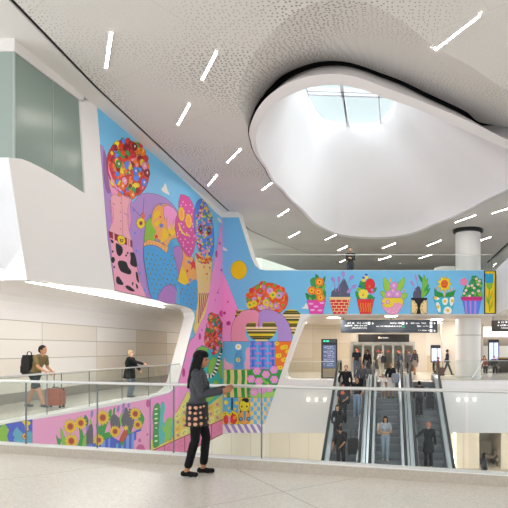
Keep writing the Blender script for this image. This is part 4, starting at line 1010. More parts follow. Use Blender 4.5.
# ---------- bridge with painted pots
P = Paint(lambda x, y: at_y(x, y, YF), (0, -.0012, 0))
P.poly([(300,270.4),(495.8,270.4),(495.8,314),(300,314)], SKY_B, 0)
P.poly([(301.3,308.5),(304,306.5),(306,303),(307.5,305),(309,308),(308,309)], '#f2f0ec', 1)
def pot(pts, col, **k): P.poly(pts, col, 3, line='#6a4a5a', **k)
# 1 pink cloud pot
for x, y, dx, dy, c in ((316,274,3,8,'#2f8a4a'),(325,276,-3,9,'#2f8a4a'),(312,282,4,10,'#2f8a4a'),(306,293,4,5,'#2f8a4a'),(325.5,291,-3,8,'#2f8a4a'),(319,281,-2,8,'#7cc04a'),(325,284,-3,7,'#7cc04a'),(309,297,4,5,'#7cc04a'),(314,298,1,4,'#7cc04a'),(323,297,-3,5,'#7cc04a'),(312,290,2,8,'#2f8a4a'),(320,290,0,9,'#2f8a4a')):
    P.poly([(x, y),(x+dx*.5+1.6, y+dy*.45),(x+dx+1, y+dy),(x+dx-2, y+dy+2),(x+dx*.4-1.6, y+dy*.5)], c, 2, smooth=2, line='#1f5a35')
P.poly([(310,280),(316,277),(323,281),(325,290),(325,300),(309,300),(312,290)], '#3f9a4a', 1.8, smooth=2)
for x, y in ((319.5,282),(311.8,290.5),(318.6,292),(320.5,297.6)): P.ell(x, y, 4.3, 4.3, '#b8501a', 3.9); P.flower(x, y, 4.1, '#f58a2e', '#e8302c', 4, 7, cr=.28); P.ell(x, y, 2.1, 2.1, '#f7d62e', 4.2)
pot([(307,300),(325.6,300),(322.6,313.8),(310,313.8)], '#ea4fb0')
for x, y in ((311,303.8),(322,303),(316,306.5),(312.5,310),(320,310.4)): P.ell(x, y, 2.5, .9, '#f3bde6', 5, n=10)
# 2 brick pot, grey plant
P.poly([(331,297),(332,291),(334,290),(335,288),(337,289),(339,286),(341,283),(342.5,279.5),(344,279),(345.5,281),(347.5,286),(349.5,292),(350,297)], '#5d6076', 2, line='#3a3c50')
for x, y, r in ((333,279.5,-30),(339,279,5),(343.2,274,-5),(351.5,277.5,45),(354,286.5,60),(349,291,40)): P.ell(x, y, 1.5, 2.7, '#b58fd6', 4, rot=r, line='#8a68b0', lw=.2)
for a, b in (((334,282),(336,292)),((339,282),(338.4,291)),((343,276),(343.4,281)),((350.5,279),(347.5,283)),((352.8,287.5),(348.8,292))): P.line([a, b], .8, '#a583c9', 3.8)
pot([(328.8,297),(351,297),(350.4,299.5),(346.4,313.8),(333.2,313.8),(329.4,299.5)], '#f2d59a')
for r in range(5):
    y = 299.8+r*2.95; w = (346.4-333.2)+(350-330-13.2)*(1-(r*2.95+1)/14)
    for k in range(4):
        bw = w/3.3; x = 339.8-w/2+(k-.5*(r % 2))*bw; x0, x1 = max(x+.3, 339.8-w/2+.3), min(x+bw-.4, 339.8+w/2-.3)
        if x1-x0 > .6: P.poly([(x0,y),(x1,y),(x1,y+2.3),(x0,y+2.3)], '#e2363a', 5)
# 3 red pot
for pts in ([(355.5,292),(358,292.5),(360,298),(357,298.5)], [(359.5,284),(362,280.5),(366,283),(366,290),(361,288)], [(374,289),(376.5,287.5),(375.5,291),(372.5,293)], [(367,297),(370,294.5),(373,297),(370,299)], [(372,299),(374.5,297),(374,300)]): P.poly(pts, '#2f9a4a', 2, smooth=2, line='#1f5a35')
P.ell(359, 289.5, 2.5, 2.2, '#8fc63f', 2); P.ell(368.5, 279.5, 1.6, 1.6, '#8fc63f', 2)
P.flower(363.5, 280, 2, '#f2dc4a', '#f2dc4a', 3, 6); P.flower(366.3, 276.8, 2, '#f2dc4a', '#f2dc4a', 3, 6)
for x, y in ((366.3,274.8),(363.5,277.8),(359.7,286.5)): P.ell(x, y, 1.5, 1.1, '#2f4fd0', 4)
P.ell(370, 285, 4.8, 6.2, '#e8303a', 4, n=18, line='#9a1a2a'); P.ell(369.5, 286.5, 1.1, 1.5, '#b58a3a', 5); P.ell(371, 291, 3.2, 2.4, '#e8303a', 3.8)
P.flower(363.3, 294, 4.6, '#f7e04a', '#f0b83a', 5, 8, pr=.45, cr=.2); P.ell(363, 295.5, .6, .9, '#c0392e', 6, n=7)
for x, y in ((372,290),(373,293.5)): P.ell(x, y, 1.4, 1.4, '#b58fd6', 4.6)
pot([(356.8,299.2),(374.2,299.2),(371,313.8),(360.2,313.8)], '#e8392e')
for x in (361,363.5,366,368.5,370.5): P.line([(x,303),(x-.8,306),(x+.4,309),(x-.5,312)], .7, '#f2a02e', 5)
# 4 dripping pot
for pts in ([(383.5,278),(388,281),(390,286),(390,294),(387,294),(384,288)], [(404.6,277.5),(404,285),(400,291),(396,293),(397,286),(400,281)], [(380.5,292),(384,291.5),(387,296),(386,299),(382,296)], [(407,294),(403,293),(400,297),(402,300),(406,298)]): P.poly(pts, '#9fd04a', 2, smooth=3, line='#4a8a2a')
P.ell(390.5, 280.3, 1, 1.8, '#f0b42a', 2); P.ell(404.2, 290.6, 1.2, 1.2, '#f0b42a', 2)
for x, y, r in ((393.8,286,3.9),(389,294.8,4),(397.2,294.5,4.2),(393,291,3)): P.ell(x, y, r, r, '#dc96d6', 3, n=16, line='#a868a8', lw=.25); P.ell(x, y-.4, r*.35, r*.35, '#efc6dc', 3.6)
P.poly([(384,298),(402,298),(403.2,301),(403,305),(400.5,309),(397,313.8),(388.5,313.8),(384.5,310),(382,305.5),(382,301.5)], '#f2a6cc', 4, line='#a8688a', smooth=2)
P.poly([(383.8,298),(402,298),(403.2,301.5),(402.6,305.5),(400,303),(398,302),(396.5,304),(394.6,302),(392.5,306.5),(390,307.5),(385,307),(382,304.8),(382,301)], '#f2d83a', 5, line='#a88a2a')
P.ell(387.8, 302, 2.2, 2.2, '#d88ad0', 6); P.ell(387.8, 302, 1.1, 1.1, '#f2d83a', 6.4); P.ell(383, 303.5, 1, 1.3, '#d88ad0', 6)
for x, y in ((390,310),(394,309),(398,308.5),(393,312.3),(396.5,311.5),(400,307),(388.6,311.5)): P.ell(x, y, .7, .7, '#f6cfe0', 6, n=6)
# 5 black and tan pot
for x, y, dx, dy, c in ((418.5,274.5,5,8,'#2f8a5a'),(424,274.5,0,12,'#7cc04a'),(427.5,277.5,-3,12,'#7cc04a'),(428.8,284,-5,10,'#2fa04a'),(429.8,288,-5,8,'#2fa04a'),(423.5,284,-1,13,'#7cc04a'),(427,290,-4,7,'#7cc04a')):
    P.poly([(x, y),(x+dx*.5+1.4, y+dy*.5),(x+dx+.8, y+dy),(x+dx-1.4, y+dy),(x+dx*.5-1.6, y+dy*.5)], c, 2, smooth=2, line='#2a6a3a')
P.poly([(413,298),(413.5,293),(415.5,289),(417.5,286.5),(419.5,287),(421,292),(421,298)], '#5d5876', 3, line='#3a3c50')
for x, y, r in ((412.3,283.5,-35),(416,277.5,-15)): P.ell(x, y, 1.2, 3.6, '#b98fd8', 3.5, rot=r)
P.line([(413.5,287),(416,291)], .7, '#a583c9', 3.4); P.line([(416.8,281),(418,287)], .7, '#a583c9', 3.4)
pot([(411.2,298),(427,298),(427,313.8),(411.2,313.8)], '#1b1a1f')
P.poly([(411.4,300),(414,300.4),(416.8,304),(417.6,308),(416.4,313.6),(411.4,313.6)], '#f2d59a', 5); P.poly([(426.8,300),(424,300.4),(421,304),(420,308),(421,313.6),(426.8,313.6)], '#f2d59a', 5)
for x, y in ((413,301),(415,303),(416,306),(416.2,309.5),(415.2,312),(425.3,301),(423,303),(422,306),(421.8,309.5),(423,312),(413,313),(425,313)): P.ell(x, y, .55, .55, '#1b1a1f', 6, n=6)
# 6 smiling sunflower in egg pot
P.poly([(434.5,288),(438,292),(442,293),(444,297),(435,296.6)], '#2f9a3a', 2, line='#1f5a2a'); P.poly([(455.5,290),(451,292),(447,293),(444.8,297),(453,296.4)], '#2f9a3a', 2, line='#1f5a2a')
P.line([(444.4,290),(444.6,297)], .9, '#e8c04a', 2)
P.sunflower(444.4, 284, 8.6, 3, .85, petal='#f6d41e', ring='#f2702e', core='#f2702e', n=9); P.ell(442.8, 283, .4, .6, '#7a2a1a', 5, n=6); P.ell(446, 283, .4, .6, '#7a2a1a', 5, n=6); P.line([(442.8,286),(444.4,287),(446,286)], .4, '#7a2a1a', 5)
for x, y in ((436.5,288.3),(439.7,290.3),(450.7,290.5),(453.2,289)): P.ell(x, y, 1, 1, '#f0a02e', 3, n=8)
pot([(433,297),(454.6,297),(451.4,313.8),(438.6,313.8)], '#3fc0d0')
for pts, yk in (([(434,297.2),(438,297.2),(439.6,299),(437,300),(434.5,299.3)], (435.5,297.8)), ([(442.5,299),(447,298),(448,301.5),(446,305),(443,304)], (444.8,301.3)), ([(450.5,297.5),(454,297.3),(453.5,303),(451,306.5),(449.6,302)], (452.3,300.8)), ([(436,303),(438.6,302.4),(440.4,307),(440.5,311.5),(438.6,312.3),(436.6,307.5)], (438,307)), ([(444.6,308),(448,306.5),(451.5,309),(451,313.6),(443.8,313.6)], (447.7,310.5))):
    P.poly(pts, '#f6f2ee', 5, smooth=2); P.ell(yk[0], yk[1], 1.5, 1.7, '#f2c81e', 6)
# 7 striped pot with pale flowers
rgp = random.Random(2)
P.poly([(462.5,296),(463,290),(467,287),(470,281),(473,277),(476,275.5),(479,280),(481.5,278),(482,284),(480.5,289),(482,294),(481,297.5),(463,297.5)], '#3f9a5a', 1.8, smooth=2)
P.blobs(in_poly([(463,297),(464,288),(470,281),(474,275.5),(480,279),(482,284),(481,297)]), (462,275,483,298), 46, 1.2, 2.0, ['#2fa04a','#3fae52','#2a8f48','#8fc63f'], 2, rgp, line='#1f6a35')
for x, y in ((476.3,278.8),(472,285.5),(478,284.5),(466,290.5),(472.8,293),(464,293.5),(478.6,291),(474,288),(469.5,296),(468,286),(479.3,281)): P.ell(x, y, 1.5, 1.3, '#f5cfe0', 5, n=9); P.ell(x+.2, y+.3, .5, .5, '#f0d070', 5.4, n=6)
P.flower(463.8, 281.8, 3.6, '#ef86b4', '#e8a05a', 5, 5, pr=.5, cr=.2)
P.poly([(460.8,296.8),(482.6,296.8),(481.4,300.6),(462,300.6)], '#d22f86', 5, line='#7a1a4a')
pot([(462.6,300.6),(481,300.6),(478.2,313.8),(465.4,313.8)], '#5f86ea')
for x in (464.6, 469.4, 474.4): P.poly([(x,300.7),(x+1.8,300.7),(x+1.7+(471.8-x)*.12,313.8),(x+.3+(471.8-x)*.14,313.8)], '#c58fe0', 5)
# yellow tulip panel
P.poly([(484,270.4),(495.8,270.4),(495.8,314),(484,314)], '#2a2a33', 2); P.poly([(485.2,271.4),(494.7,271.4),(494.7,313),(485.2,313)], '#f5d21e', 3)
P.poly([(485.4,274.4),(487,273.8),(488.4,274.6),(490,273.8),(491.6,274.4),(493,274),(493,282),(491.4,283.6),(487,283.4),(485.8,281.5)], '#2fa8d8', 4, line='#1a6a9a')
P.poly([(486,283),(492.6,283),(492,287.5),(490.4,289.2),(488,289),(486.4,286.5)], '#8fc63f', 4.4); P.line([(489.4,288),(488.8,300),(489.6,312)], .8, '#5fa03a', 4.4)
for pts in ([(492.6,290),(490.6,296),(489.4,301.5),(491.4,297)], [(486.4,294.5),(488,300),(488.8,304.5),(486.6,301)], [(492.4,300),(490.6,306),(489.8,311),(492,306)]): P.poly(pts, '#8fc63f', 4.6, line='#4a8a2a', lw=.2)
for x in (340, 372, 404, 436, 468): P.line([(x+.2,270.4),(x+.2,314)], .12, '#6fb5df', .5)
P.build('bridge_panel', mural, 'mural strip of seven painted flower pots on sky blue across the bridge')
# ================================================================ ESCALATORS (rise away from us to the landing)
YT = 24.6; TAN = math.tan(R(30)); TR, RI = .40, .40*math.tan(R(30))
def esc_z(y): return -(YT-y)*TAN if y < YT else 0.0
M_step = noisy('step_grey', '#7b7f85', '#888c92', 40, .5, metal=.2)
M_deck = mat('escalator_steel', '#c9ccd2', .3, .45)
M_truss = mat('truss_white', '#dfdedc', .4)
def build_escalator(x, label):
    root = thing('escalator', (x, YT, 0), label, 'escalator', 'escalators rising to the landing')
    # steps
    nst = 23
    for i in range(nst):
        y1 = YT-i*TR; z = -i*RI-.0
        bm = bmesh.new()
        add_box(bm, x-.51, x+.51, y1-TR-.001, y1-.002, z-RI-.02, z-RI)                  # tread
        add_box(bm, x-.51, x+.51, y1-.03, y1-.001, z-RI, z-.004)                         # riser
        for k in range(34):
            xx = x-.5+k*.03; add_box(bm, xx, xx+.012, y1-.036, y1-.03, z-RI+.004, z-.01)
        add_box(bm, x-.505, x+.505, y1-TR-.002, y1-TR+.02, z-RI-.0, z-RI+.003)
        if i == 0: step0 = part('step', bm, M_step, root)
        else: bm.free(); s = step0.copy(); COL.objects.link(s); s.parent = root; s.location = step0.location+Vector((0, -i*TR, -i*RI))
    # comb plate
    bm = bmesh.new(); add_box(bm, x-.53, x+.53, YT, YF+.9, -.1, .012); part('comb_plate', bm, M_deck, root)
    bm = bmesh.new(); add_box(bm, x-.52, x+.52, YT-.02, YT+.05, .0, .016); part('comb_edge', bm, mat('comb_yellow', '#c9b43a', .5), root, 'yellow comb edge')
    yb = YT-nst*TR
    def side_path(off, z_up, ext=True):
        p = [(x+off, yb, esc_z(yb)+z_up), (x+off, YT-.5, esc_z(YT-.5)+z_up), (x+off, YT-.15, esc_z(YT-.15)+z_up+.02), (x+off, YT+.25, z_up+.045), (x+off, YT+1.35, z_up+.045)]
        return [Vector(q) for q in p]
    for sgn in (-1, 1):
        # skirt and decking
        bm = bmesh.new()
        a = side_path(sgn*.515, -.05); b = side_path(sgn*.515, .24)
        add_prism(bm, a+list(reversed(b)), (sgn*.03, 0, 0)); part('skirt', bm, mat('skirt_dark', '#8d9097', .3, .5), root)
        bm = bmesh.new(); a = side_path(sgn*.545, .16); b = side_path(sgn*.545, .26)
        add_prism(bm, a+list(reversed(b)), (sgn*.30, 0, 0)); part('deck', bm, M_deck, root)
        # glass balustrade
        bm = bmesh.new(); a = side_path(sgn*.66, .24); b = side_path(sgn*.66, .90)
        add_prism(bm, a+list(reversed(b)), (sgn*.012, 0, 0)); part('balustrade', bm, glass_dim, root)
        # handrail with newel loop
        path = side_path(sgn*.666, .93)
        e = path[-1]; loop = [e+Vector((0, .26*math.sin(t), -.26+.26*math.cos(t))) for t in [math.pi*k/8 for k in range(1, 9)]]
        loop.append(loop[-1]+Vector((0, -.5, 0)))
        path = path[:1]+[path[0].lerp(path[1], k/6) for k in range(1, 6)]+path[1:]+loop
        bm = bmesh.new(); add_tube(bm, path, .06, 10); part('handrail', bm, rubber, root, 'black rubber handrail', smooth=True)
        # outer cladding
        bm = bmesh.new(); a = side_path(sgn*.79, -.85); b = side_path(sgn*.79, .165)
        add_prism(bm, a+list(reversed(b)), (sgn*.055, 0, 0)); part('side_cladding', bm, M_truss, root)
    bm = bmesh.new(); a = side_path(-.78, -.87); b = side_path(-.78, -.8); add_prism(bm, a+list(reversed(b)), (1.56, 0, 0)); part('underside', bm, M_truss, root)
    return root
ESC = (-1.66, .07, 1.79)
build_escalator(ESC[0], 'left escalator, crowded with people in dark clothes')
build_escalator(ESC[1], 'middle escalator with a woman in pale grey stepping down')
build_escalator(ESC[2], 'right escalator beside the white wall with two people seen from behind')

# ================================================================ LUGGAGE
def suitcase(loc, w, d, h, m, label, yaw=0, handle=.35, group=None, mt=None, soft=False):
    root = thing('suitcase', loc, label, 'suitcase', group); root.rotation_euler = (0, 0, yaw)
    def pt(name, bm, m_, **k):
        o = finish(name, bm, m_, **k); o.parent = root; return o
    bm = bmesh.new(); add_box(bm, -w/2, w/2, -d/2, d/2, .06, h); pt('shell', bm, m, bevel=.035)
    bm = bmesh.new(); n = 5
    for i in range(n):
        xx = -w/2+w*(i+.5)/n; add_box(bm, xx-.012, xx+.012, -d/2-.008, d/2+.008, .11, h-.06)
    pt('rib', bm, m)
    bm = bmesh.new(); add_box(bm, -w/2-.004, w/2+.004, -.012, .012, .08, h+.004); pt('zip', bm, dark_metal)
    for sx_ in (-1, 1):
        for sy in (-1, 1):
            bm = bmesh.new(); c = Vector((sx_*(w/2-.06), sy*(d/2-.05), .03)); add_tube(bm, [c+Vector((-.018,0,0)), c+Vector((.018,0,0))], .03, 10); pt('wheel', bm, rubber)
    if handle:
        bm = bmesh.new()
        add_tube(bm, [(-.1, d/2-.03, h-.02), (-.1, d/2-.03, h+handle), (.1, d/2-.03, h+handle), (.1, d/2-.03, h-.02)], .011, 6); pt('pull_handle', bm, mt or dark_metal)
    bm = bmesh.new(); add_tube(bm, [(-.09, 0, h-.005), (-.07, 0, h+.035), (.07, 0, h+.035), (.09, 0, h-.005)], .012, 6); pt('carry_handle', bm, rubber)
    return root
def soft_bag(name, loc, rx, ry, rz, m, label, cat, yaw=0, strap=True):
    root = thing(name, loc, label, cat); root.rotation_euler = (0, 0, yaw)
    bm = bmesh.new(); add_box(bm, -rx, rx, -ry, ry, 0, 2*rz); bmesh.ops.subdivide_edges(bm, edges=bm.edges[:], cuts=3, use_grid_fill=True)
    for v in bm.verts:
        t = v.co.z/(2*rz); k = 1-.25*abs(2*t-1)**3; v.co.x *= k; v.co.y *= k*(1.0-.25*(abs(v.co.x)/rx)**2)
    o = finish('bag_body', bm, m, smooth=True); o.parent = root
    bm = bmesh.new(); add_box(bm, -rx*.7, rx*.7, -ry*1.25, -ry*.7, rz*.2, rz*1.0); o = finish('pocket', bm, m, bevel=.02); o.parent = root
    if strap:
        bm = bmesh.new(); add_tube(bm, catmull([(-rx*.5, 0, 2*rz*.97), (-rx*.35, 0, 2*rz*1.14), (rx*.35, 0, 2*rz*1.14), (rx*.5, 0, 2*rz*.97)], 4, False), .012, 6); o = finish('strap', bm, m, smooth=True); o.parent = root
    return root
M_blackbag = mat('black_nylon', '#1c1c20', .6)
suitcase(Vector((at_y(55.5,0,13.9).x, 13.9, 0)), .46, .25, .52, mat('rust_shell', '#b0664e', .45), 'rust coloured rolling suitcase on the walkway before the man', yaw=0, handle=.42)
suitcase(Vector((1.98, 22.72, esc_z(22.72)-.02)), .34, .22, .56, M_blackbag, 'black rolling suitcase standing on the right escalator', handle=.3)
soft_bag('backpack', Vector((1.98, 22.72, esc_z(22.72)+.60)), .15, .09, .16, M_blackbag, 'small black bag stacked on the suitcase on right escalator', 'bag')
suitcase(Vector((-1.30, 20.15, esc_z(20.15)-.05)), .42, .26, .66, M_blackbag, 'large black suitcase on the left escalator beside the bending man', handle=.35)
suitcase(Vector((at_y(441.5,0,30.1).x, 30.1, 0)), .3, .22, .5, mat('brown_case', '#5a4038', .5), 'dark brown cabin suitcase pulled along the landing', yaw=.3, handle=.35)
suitcase(Vector((-.95, 28.1, 0)), .34, .22, .5, mat('grey_case', '#4d5058', .5), 'dark grey suitcase on the landing beside the woman in lilac', handle=.3)

# ================================================================ SEATING AREA
YB2 = 33.5
x0, x1 = at_y(480.5, 0, YB2).x, at_y(499, 0, YB2).x
root = thing('bench', ((x0+x1)/2, YB2, 0), 'long low grey bench in the seating area right of the column', 'bench')
bm = bmesh.new(); add_box(bm, x0, x1, YB2-.35, YB2+.35, .30, .48); part('seat', bm, mat('bench_grey', '#8d8a84', .5), root, bevel=.04)
bm = bmesh.new(); add_box(bm, x0, x1, YB2+.30, YB2+.40, .30, .85); part('backrest', bm, mat('bench_dark', '#4b4a48', .5), root, bevel=.02)
for xx in (x0+.25, x1-.25):
    bm = bmesh.new(); add_box(bm, xx-.05, xx+.05, YB2-.3, YB2+.3, 0, .32); part('leg', bm, steel, root)
root = thing('side_table', (at_y(504,0,34.6).x, 34.6, 0), 'dark little table with tan top right of the bench', 'table')
xx = root.location.x
bm = bmesh.new(); add_box(bm, xx-.45, xx+.3, 34.3, 34.9, .95, 1.02); part('table_top', bm, mat('tan_top', '#b08f5a', .5), root)
bm = bmesh.new(); add_box(bm, xx-.4, xx+.25, 34.35, 34.85, .0, .95); part('body', bm, mat('table_dark', '#3d342e', .5), root)
# chair and low table in the lower level recess
cx_, cy_ = at_y(486.0, 0, 31.6).x, 31.6
root = thing('lounge_chair', (cx_, cy_, -5.5), 'tall backed grey lounge chair in the lower recess', 'chair')
M_ch = mat('chair_grey', '#8a8173', .6)
bm = bmesh.new(); add_box(bm, cx_-.42, cx_+.42, cy_-.35, cy_+.35, -5.15, -4.98); part('seat', bm, M_ch, root, bevel=.05)
bm = bmesh.new(); add_prism(bm, [(cx_-.44, cy_+.3, -5.0), (cx_+.44, cy_+.3, -5.0), (cx_+.44, cy_+.48, -4.2), (cx_-.44, cy_+.48, -4.2)], (0, .14, 0)); part('backrest', bm, M_ch, root)
for s in (-1, 1):
    bm = bmesh.new(); add_box(bm, cx_+s*.46-.05, cx_+s*.46+.05, cy_-.35, cy_+.4, -5.05, -4.78); part('armrest', bm, M_ch, root, bevel=.02)
    for yy in (-.3, .32):
        bm = bmesh.new(); add_box(bm, cx_+s*.38-.025, cx_+s*.38+.025, cy_+yy-.025, cy_+yy+.025, -5.5, -5.15); part('leg', bm, dark_metal, root)
cx2 = at_y(499.5, 0, 31.0).x
root = thing('low_seat', (cx2, 31.0, -5.5), 'low rounded grey seat beside the tall lounge chair', 'seat')
bm = bmesh.new(); add_box(bm, cx2-.28, cx2+.28, 30.6, 31.4, -5.22, -4.95); part('cushion', bm, M_ch, root, bevel=.08)
bm = bmesh.new(); add_box(bm, cx2-.28, cx2+.28, 31.3, 31.5, -5.0, -4.62); part('backrest', bm, M_ch, root, bevel=.06)
for sx_ in (-1, 1):
    for yy in (30.7, 31.3):
        bm = bmesh.new(); add_box(bm, cx2+sx_*.22-.02, cx2+sx_*.22+.02, yy-.02, yy+.02, -5.5, -5.2); part('leg', bm, dark_metal, root)
# ================================================================ PEOPLE
DG = None
def capsule(bm, a, ra, b, rb, seg=12):
    a, b = Vector(a), Vector(b); d = b-a; L_ = d.length
    if L_ > 1e-5:
        q = d.to_track_quat('Z', 'Y').to_matrix().to_4x4()
        bmesh.ops.create_cone(bm, cap_ends=True, segments=seg, radius1=ra, radius2=rb, depth=L_, matrix=Matrix.Translation((a+b)/2) @ q)
    for c, r in ((a, ra), (b, rb)): bmesh.ops.create_uvsphere(bm, u_segments=seg, v_segments=8, radius=r, matrix=Matrix.Translation(c))
def remeshed(name, bm, voxel, smooth=3):
    me = bpy.data.meshes.new(name); bm.to_mesh(me); bm.free()
    o = bpy.data.objects.new(name, me); COL.objects.link(o)
    md = o.modifiers.new('r', 'REMESH'); md.mode = 'VOXEL'; md.voxel_size = voxel
    if smooth:
        sm = o.modifiers.new('s', 'SMOOTH'); sm.iterations = smooth; sm.factor = .5
    dg = bpy.context.evaluated_depsgraph_get(); ev = o.evaluated_get(dg)
    out = bpy.data.meshes.new_from_object(ev); out.name = name
    bpy.data.objects.remove(o); bpy.data.meshes.remove(me)
    out.polygons.foreach_set('use_smooth', [True]*len(out.polygons))
    out.materials.clear()
    return out
def ik(a, t, l1, l2, pole):                # middle joint of a two bone chain
    a, t = Vector(a), Vector(t); d = t-a; L_ = min(d.length, (l1+l2)*.999); d.normalize(); t = a+d*L_
    x = (l1*l1-l2*l2+L_*L_)/(2*L_); h = math.sqrt(max(l1*l1-x*x, 0))
    p = Vector(pole); p = (p-d*p.dot(d)).normalized()
    return a+d*x+p*h, t
SKINS = {'light': '#e2b497', 'mid': '#c4906f', 'tan': '#b07a58', 'dark': '#7a5038'}
def person(loc, yaw, H, label, skin='light', hair='#1d1614', hair_style='short', top='#222428', sleeves='long', bottom='#2a2c33', legs='trousers', shoes='#1a1a1a',
           lean=0, side=0, feet=None, hands=None, head=(0, 0), female=False, voxel=.013, seated=False, top_len=0.0, heavy=1.0, beard=None, skirt=None, crouch=0.0,
           top_mat=None, skirt_mat=None, elbow_out=(1, 1), collar=None, soles=None, group=None, tights=None):
    k = H/1.75
    sw = .165 if female else .188
    # upper body frame
    pel = Vector((0, 0, .95-crouch))
    rot = Matrix.Rotation(R(-lean), 3, 'X') @ Matrix.Rotation(R(side), 3, 'Y')
    U = lambda x, y, z: pel+rot @ (Vector((x, y, z))-Vector((0, 0, .95)))
    hip = [Vector((s*.09, 0, .93-crouch)) for s in (-1, 1)]
    feet = feet or [(-.10, .0, .085), (.10, .02, .085)]
    hands = hands or [(-.27, .06, .84), (.27, .06, .84)]
    ank = []; knee = []
    for s in (0, 1):
        kn, an = ik(hip[s], feet[s], .43, .43, (0, 1, .05)); knee.append(kn); ank.append(an)
    sh = [U(s*sw, 0, 1.415) for s in (-1, 1)]
    elb = []; wri = []
    for s in (0, 1):
        e, w = ik(sh[s], hands[s], .29, .255, ((-1, 1)[s]*.55*elbow_out[s], -.8, -.45)); elb.append(e); wri.append(w)
    neck0, neck1 = U(0, -.01, 1.42), U(0, .012, 1.53)
    hrot = (rot.to_quaternion() @ Quaternion((0,0,1), R(head[1])) @ Quaternion((1,0,0), R(-head[0]))).to_matrix()
    Hd = lambda x, y, z: neck1+hrot @ Vector((x, y, z))
    hc = Hd(0, .012, .105)
    toe = []
    for s in (0, 1):
        fd = Vector((.12*(-1, 1)[s], 1, 0)).normalized(); toe.append((ank[s], fd))
    P = lambda v: Vector(v)*k
    # ---- body (skin), one surface
    def ellip(bm, c, r, m=None):
        mm = Matrix.Translation(P(c)) @ (m.to_4x4() if m else Matrix.Identity(4)) @ Matrix.Diagonal((r[0]*k, r[1]*k, r[2]*k, 1))
        bmesh.ops.create_uvsphere(bm, u_segments=18, v_segments=12, radius=1, matrix=mm)
    def cap(bm, a, ra, b, rb): capsule(bm, P(a), ra*k, P(b), rb*k)
    hw = heavy
    def torso(bm, g=0.0, low=True):
        w = .93 if female else 1.0
        ellip(bm, U(0, 0, 1.27), ((.158*w+g)*hw, (.100+g)*hw, .20+g), rot); ellip(bm, U(0, .005, 1.09), ((.128*w+g)*hw, (.092+g)*hw, .17+g), rot)
        if low: ellip(bm, U(0, 0, .96), ((.155+g)*hw, (.105+g)*hw, .13+g), rot)
        if female: 
            for s in (-1, 1): ellip(bm, U(s*.07, .085, 1.27), (.06+g*.5, .05+g*.5, .06+g*.5), rot)
        cap(bm, sh[0]+rot @ Vector((.02,0,0)), .052+g, sh[1]-rot @ Vector((.02,0,0)), .052+g)
        cap(bm, U(-.09, -.01, 1.44), .045+g, U(.09, -.01, 1.44), .045+g)
    def arm(bm, s, g=0.0, upto=1.0):
        cap(bm, sh[s], .050+g, sh[s].lerp(elb[s], min(1, upto*2)), .039+g)
        if upto > .5: cap(bm, elb[s], .039+g, elb[s].lerp(wri[s], (upto-.5)*2), .028+g+(.008 if g else 0))
    def leg(bm, s, g=0.0, upto=1.0):
        f = hip[s]; cap(bm, f, .083*hw**.5+g, f.lerp(knee[s], min(1, upto*2)), .055+g)
        if upto > .5: cap(bm, knee[s], .054+g, knee[s].lerp(ank[s], (upto-.5)*2), .035+g+(.015 if g else 0)); cap(bm, knee[s].lerp(ank[s], .1)+Vector((0,-.012,0)), .050+g, knee[s].lerp(ank[s], .42)+Vector((0,-.012,0)), .047+g)
    bm = bmesh.new(); torso(bm); cap(bm, neck0, .056, neck1, .050)
    ellip(bm, hc, (.074, .092, .105), hrot); ellip(bm, Hd(0, .045, .035), (.052, .055, .052), hrot)         # skull, jaw
    ellip(bm, Hd(0, .105, .075), (.014, .022, .022), hrot); ellip(bm, Hd(0, .098, .100), (.010, .014, .026), hrot)    # nose
    for s in (-1, 1): ellip(bm, Hd(s*.076, .005, .085), (.012, .022, .032), hrot)                                      # ears
    ellip(bm, Hd(0, .088, .035), (.024, .014, .012), hrot)                                                             # lips
    ellip(bm, Hd(0, .082, .005), (.022, .02, .018), hrot)
    for s in (0, 1):
        arm(bm, s); leg(bm, s)
        # hand: palm, four unequal curled fingers, thumb
        d = (wri[s]-elb[s]).normalized(); inw = Vector(((1, -1)[s], 0, 0)); inw = (inw-d*inw.dot(d)).normalized(); ac = d.cross(inw).normalized()
        pm = Matrix((ac, d, inw)).transposed()
        ellip(bm, wri[s]+d*.05, (.040, .052, .018), pm)
        for j, fl in enumerate((.066, .078, .072, .056)):
            b0 = wri[s]+d*.088+ac*(.030-.020*j); m1 = b0+d*fl*.5+inw*.010; e1 = m1+(d*.7+inw*.6).normalized()*fl*.55
            cap(bm, b0-d*.02, .0095, m1, .009); cap(bm, m1, .009, e1, .0075)
        fwd = ac if ac.y > 0 else -ac
        t0 = wri[s]+d*.03+fwd*.034; t1 = t0+(d*.7+fwd*.6+inw*.35).normalized()*.042; cap(bm, t0-fwd*.012, .012, t1, .0105); cap(bm, t1, .0105, t1+(d+inw*.3).normalized()*.03, .0085)
        a_, fd = toe[s]; cap(bm, a_+Vector((0,0,-.03))-fd*.035, .032, a_+Vector((0,0,-.052))+fd*.11, .026)
        cap(bm, a_, .036, a_+Vector((0,0,-.035)), .034)
    body = remeshed('person', bm, voxel*k)
    mskin = mat('skin_'+skin, SKINS[skin], .55, spec=.35); body.materials.append(mskin); body.materials.append(mat('eye_dark', '#1b1412', .4)); body.materials.append(mat('lip_'+skin, '#a8584e', .5))
    e0 = [P(Hd(s*.030, .088, .098)) for s in (-1, 1)]; lp = P(Hd(0, .104, .036))
    br = [P(Hd(s*.032, .09, .122)) for s in (-1, 1)]
    for p in body.polygons:
        c = p.center
        if any((c-e).length < .013*k for e in e0): p.material_index = 1
        elif (c-lp).length < .02*k and abs((hrot.inverted() @ (c-lp)).z) < .011*k: p.material_index = 2
    root = bpy.data.objects.new('person', body); COL.objects.link(root)
    root.location = loc; root.rotation_euler = (0, 0, yaw); tag(root, label, 'person', group)
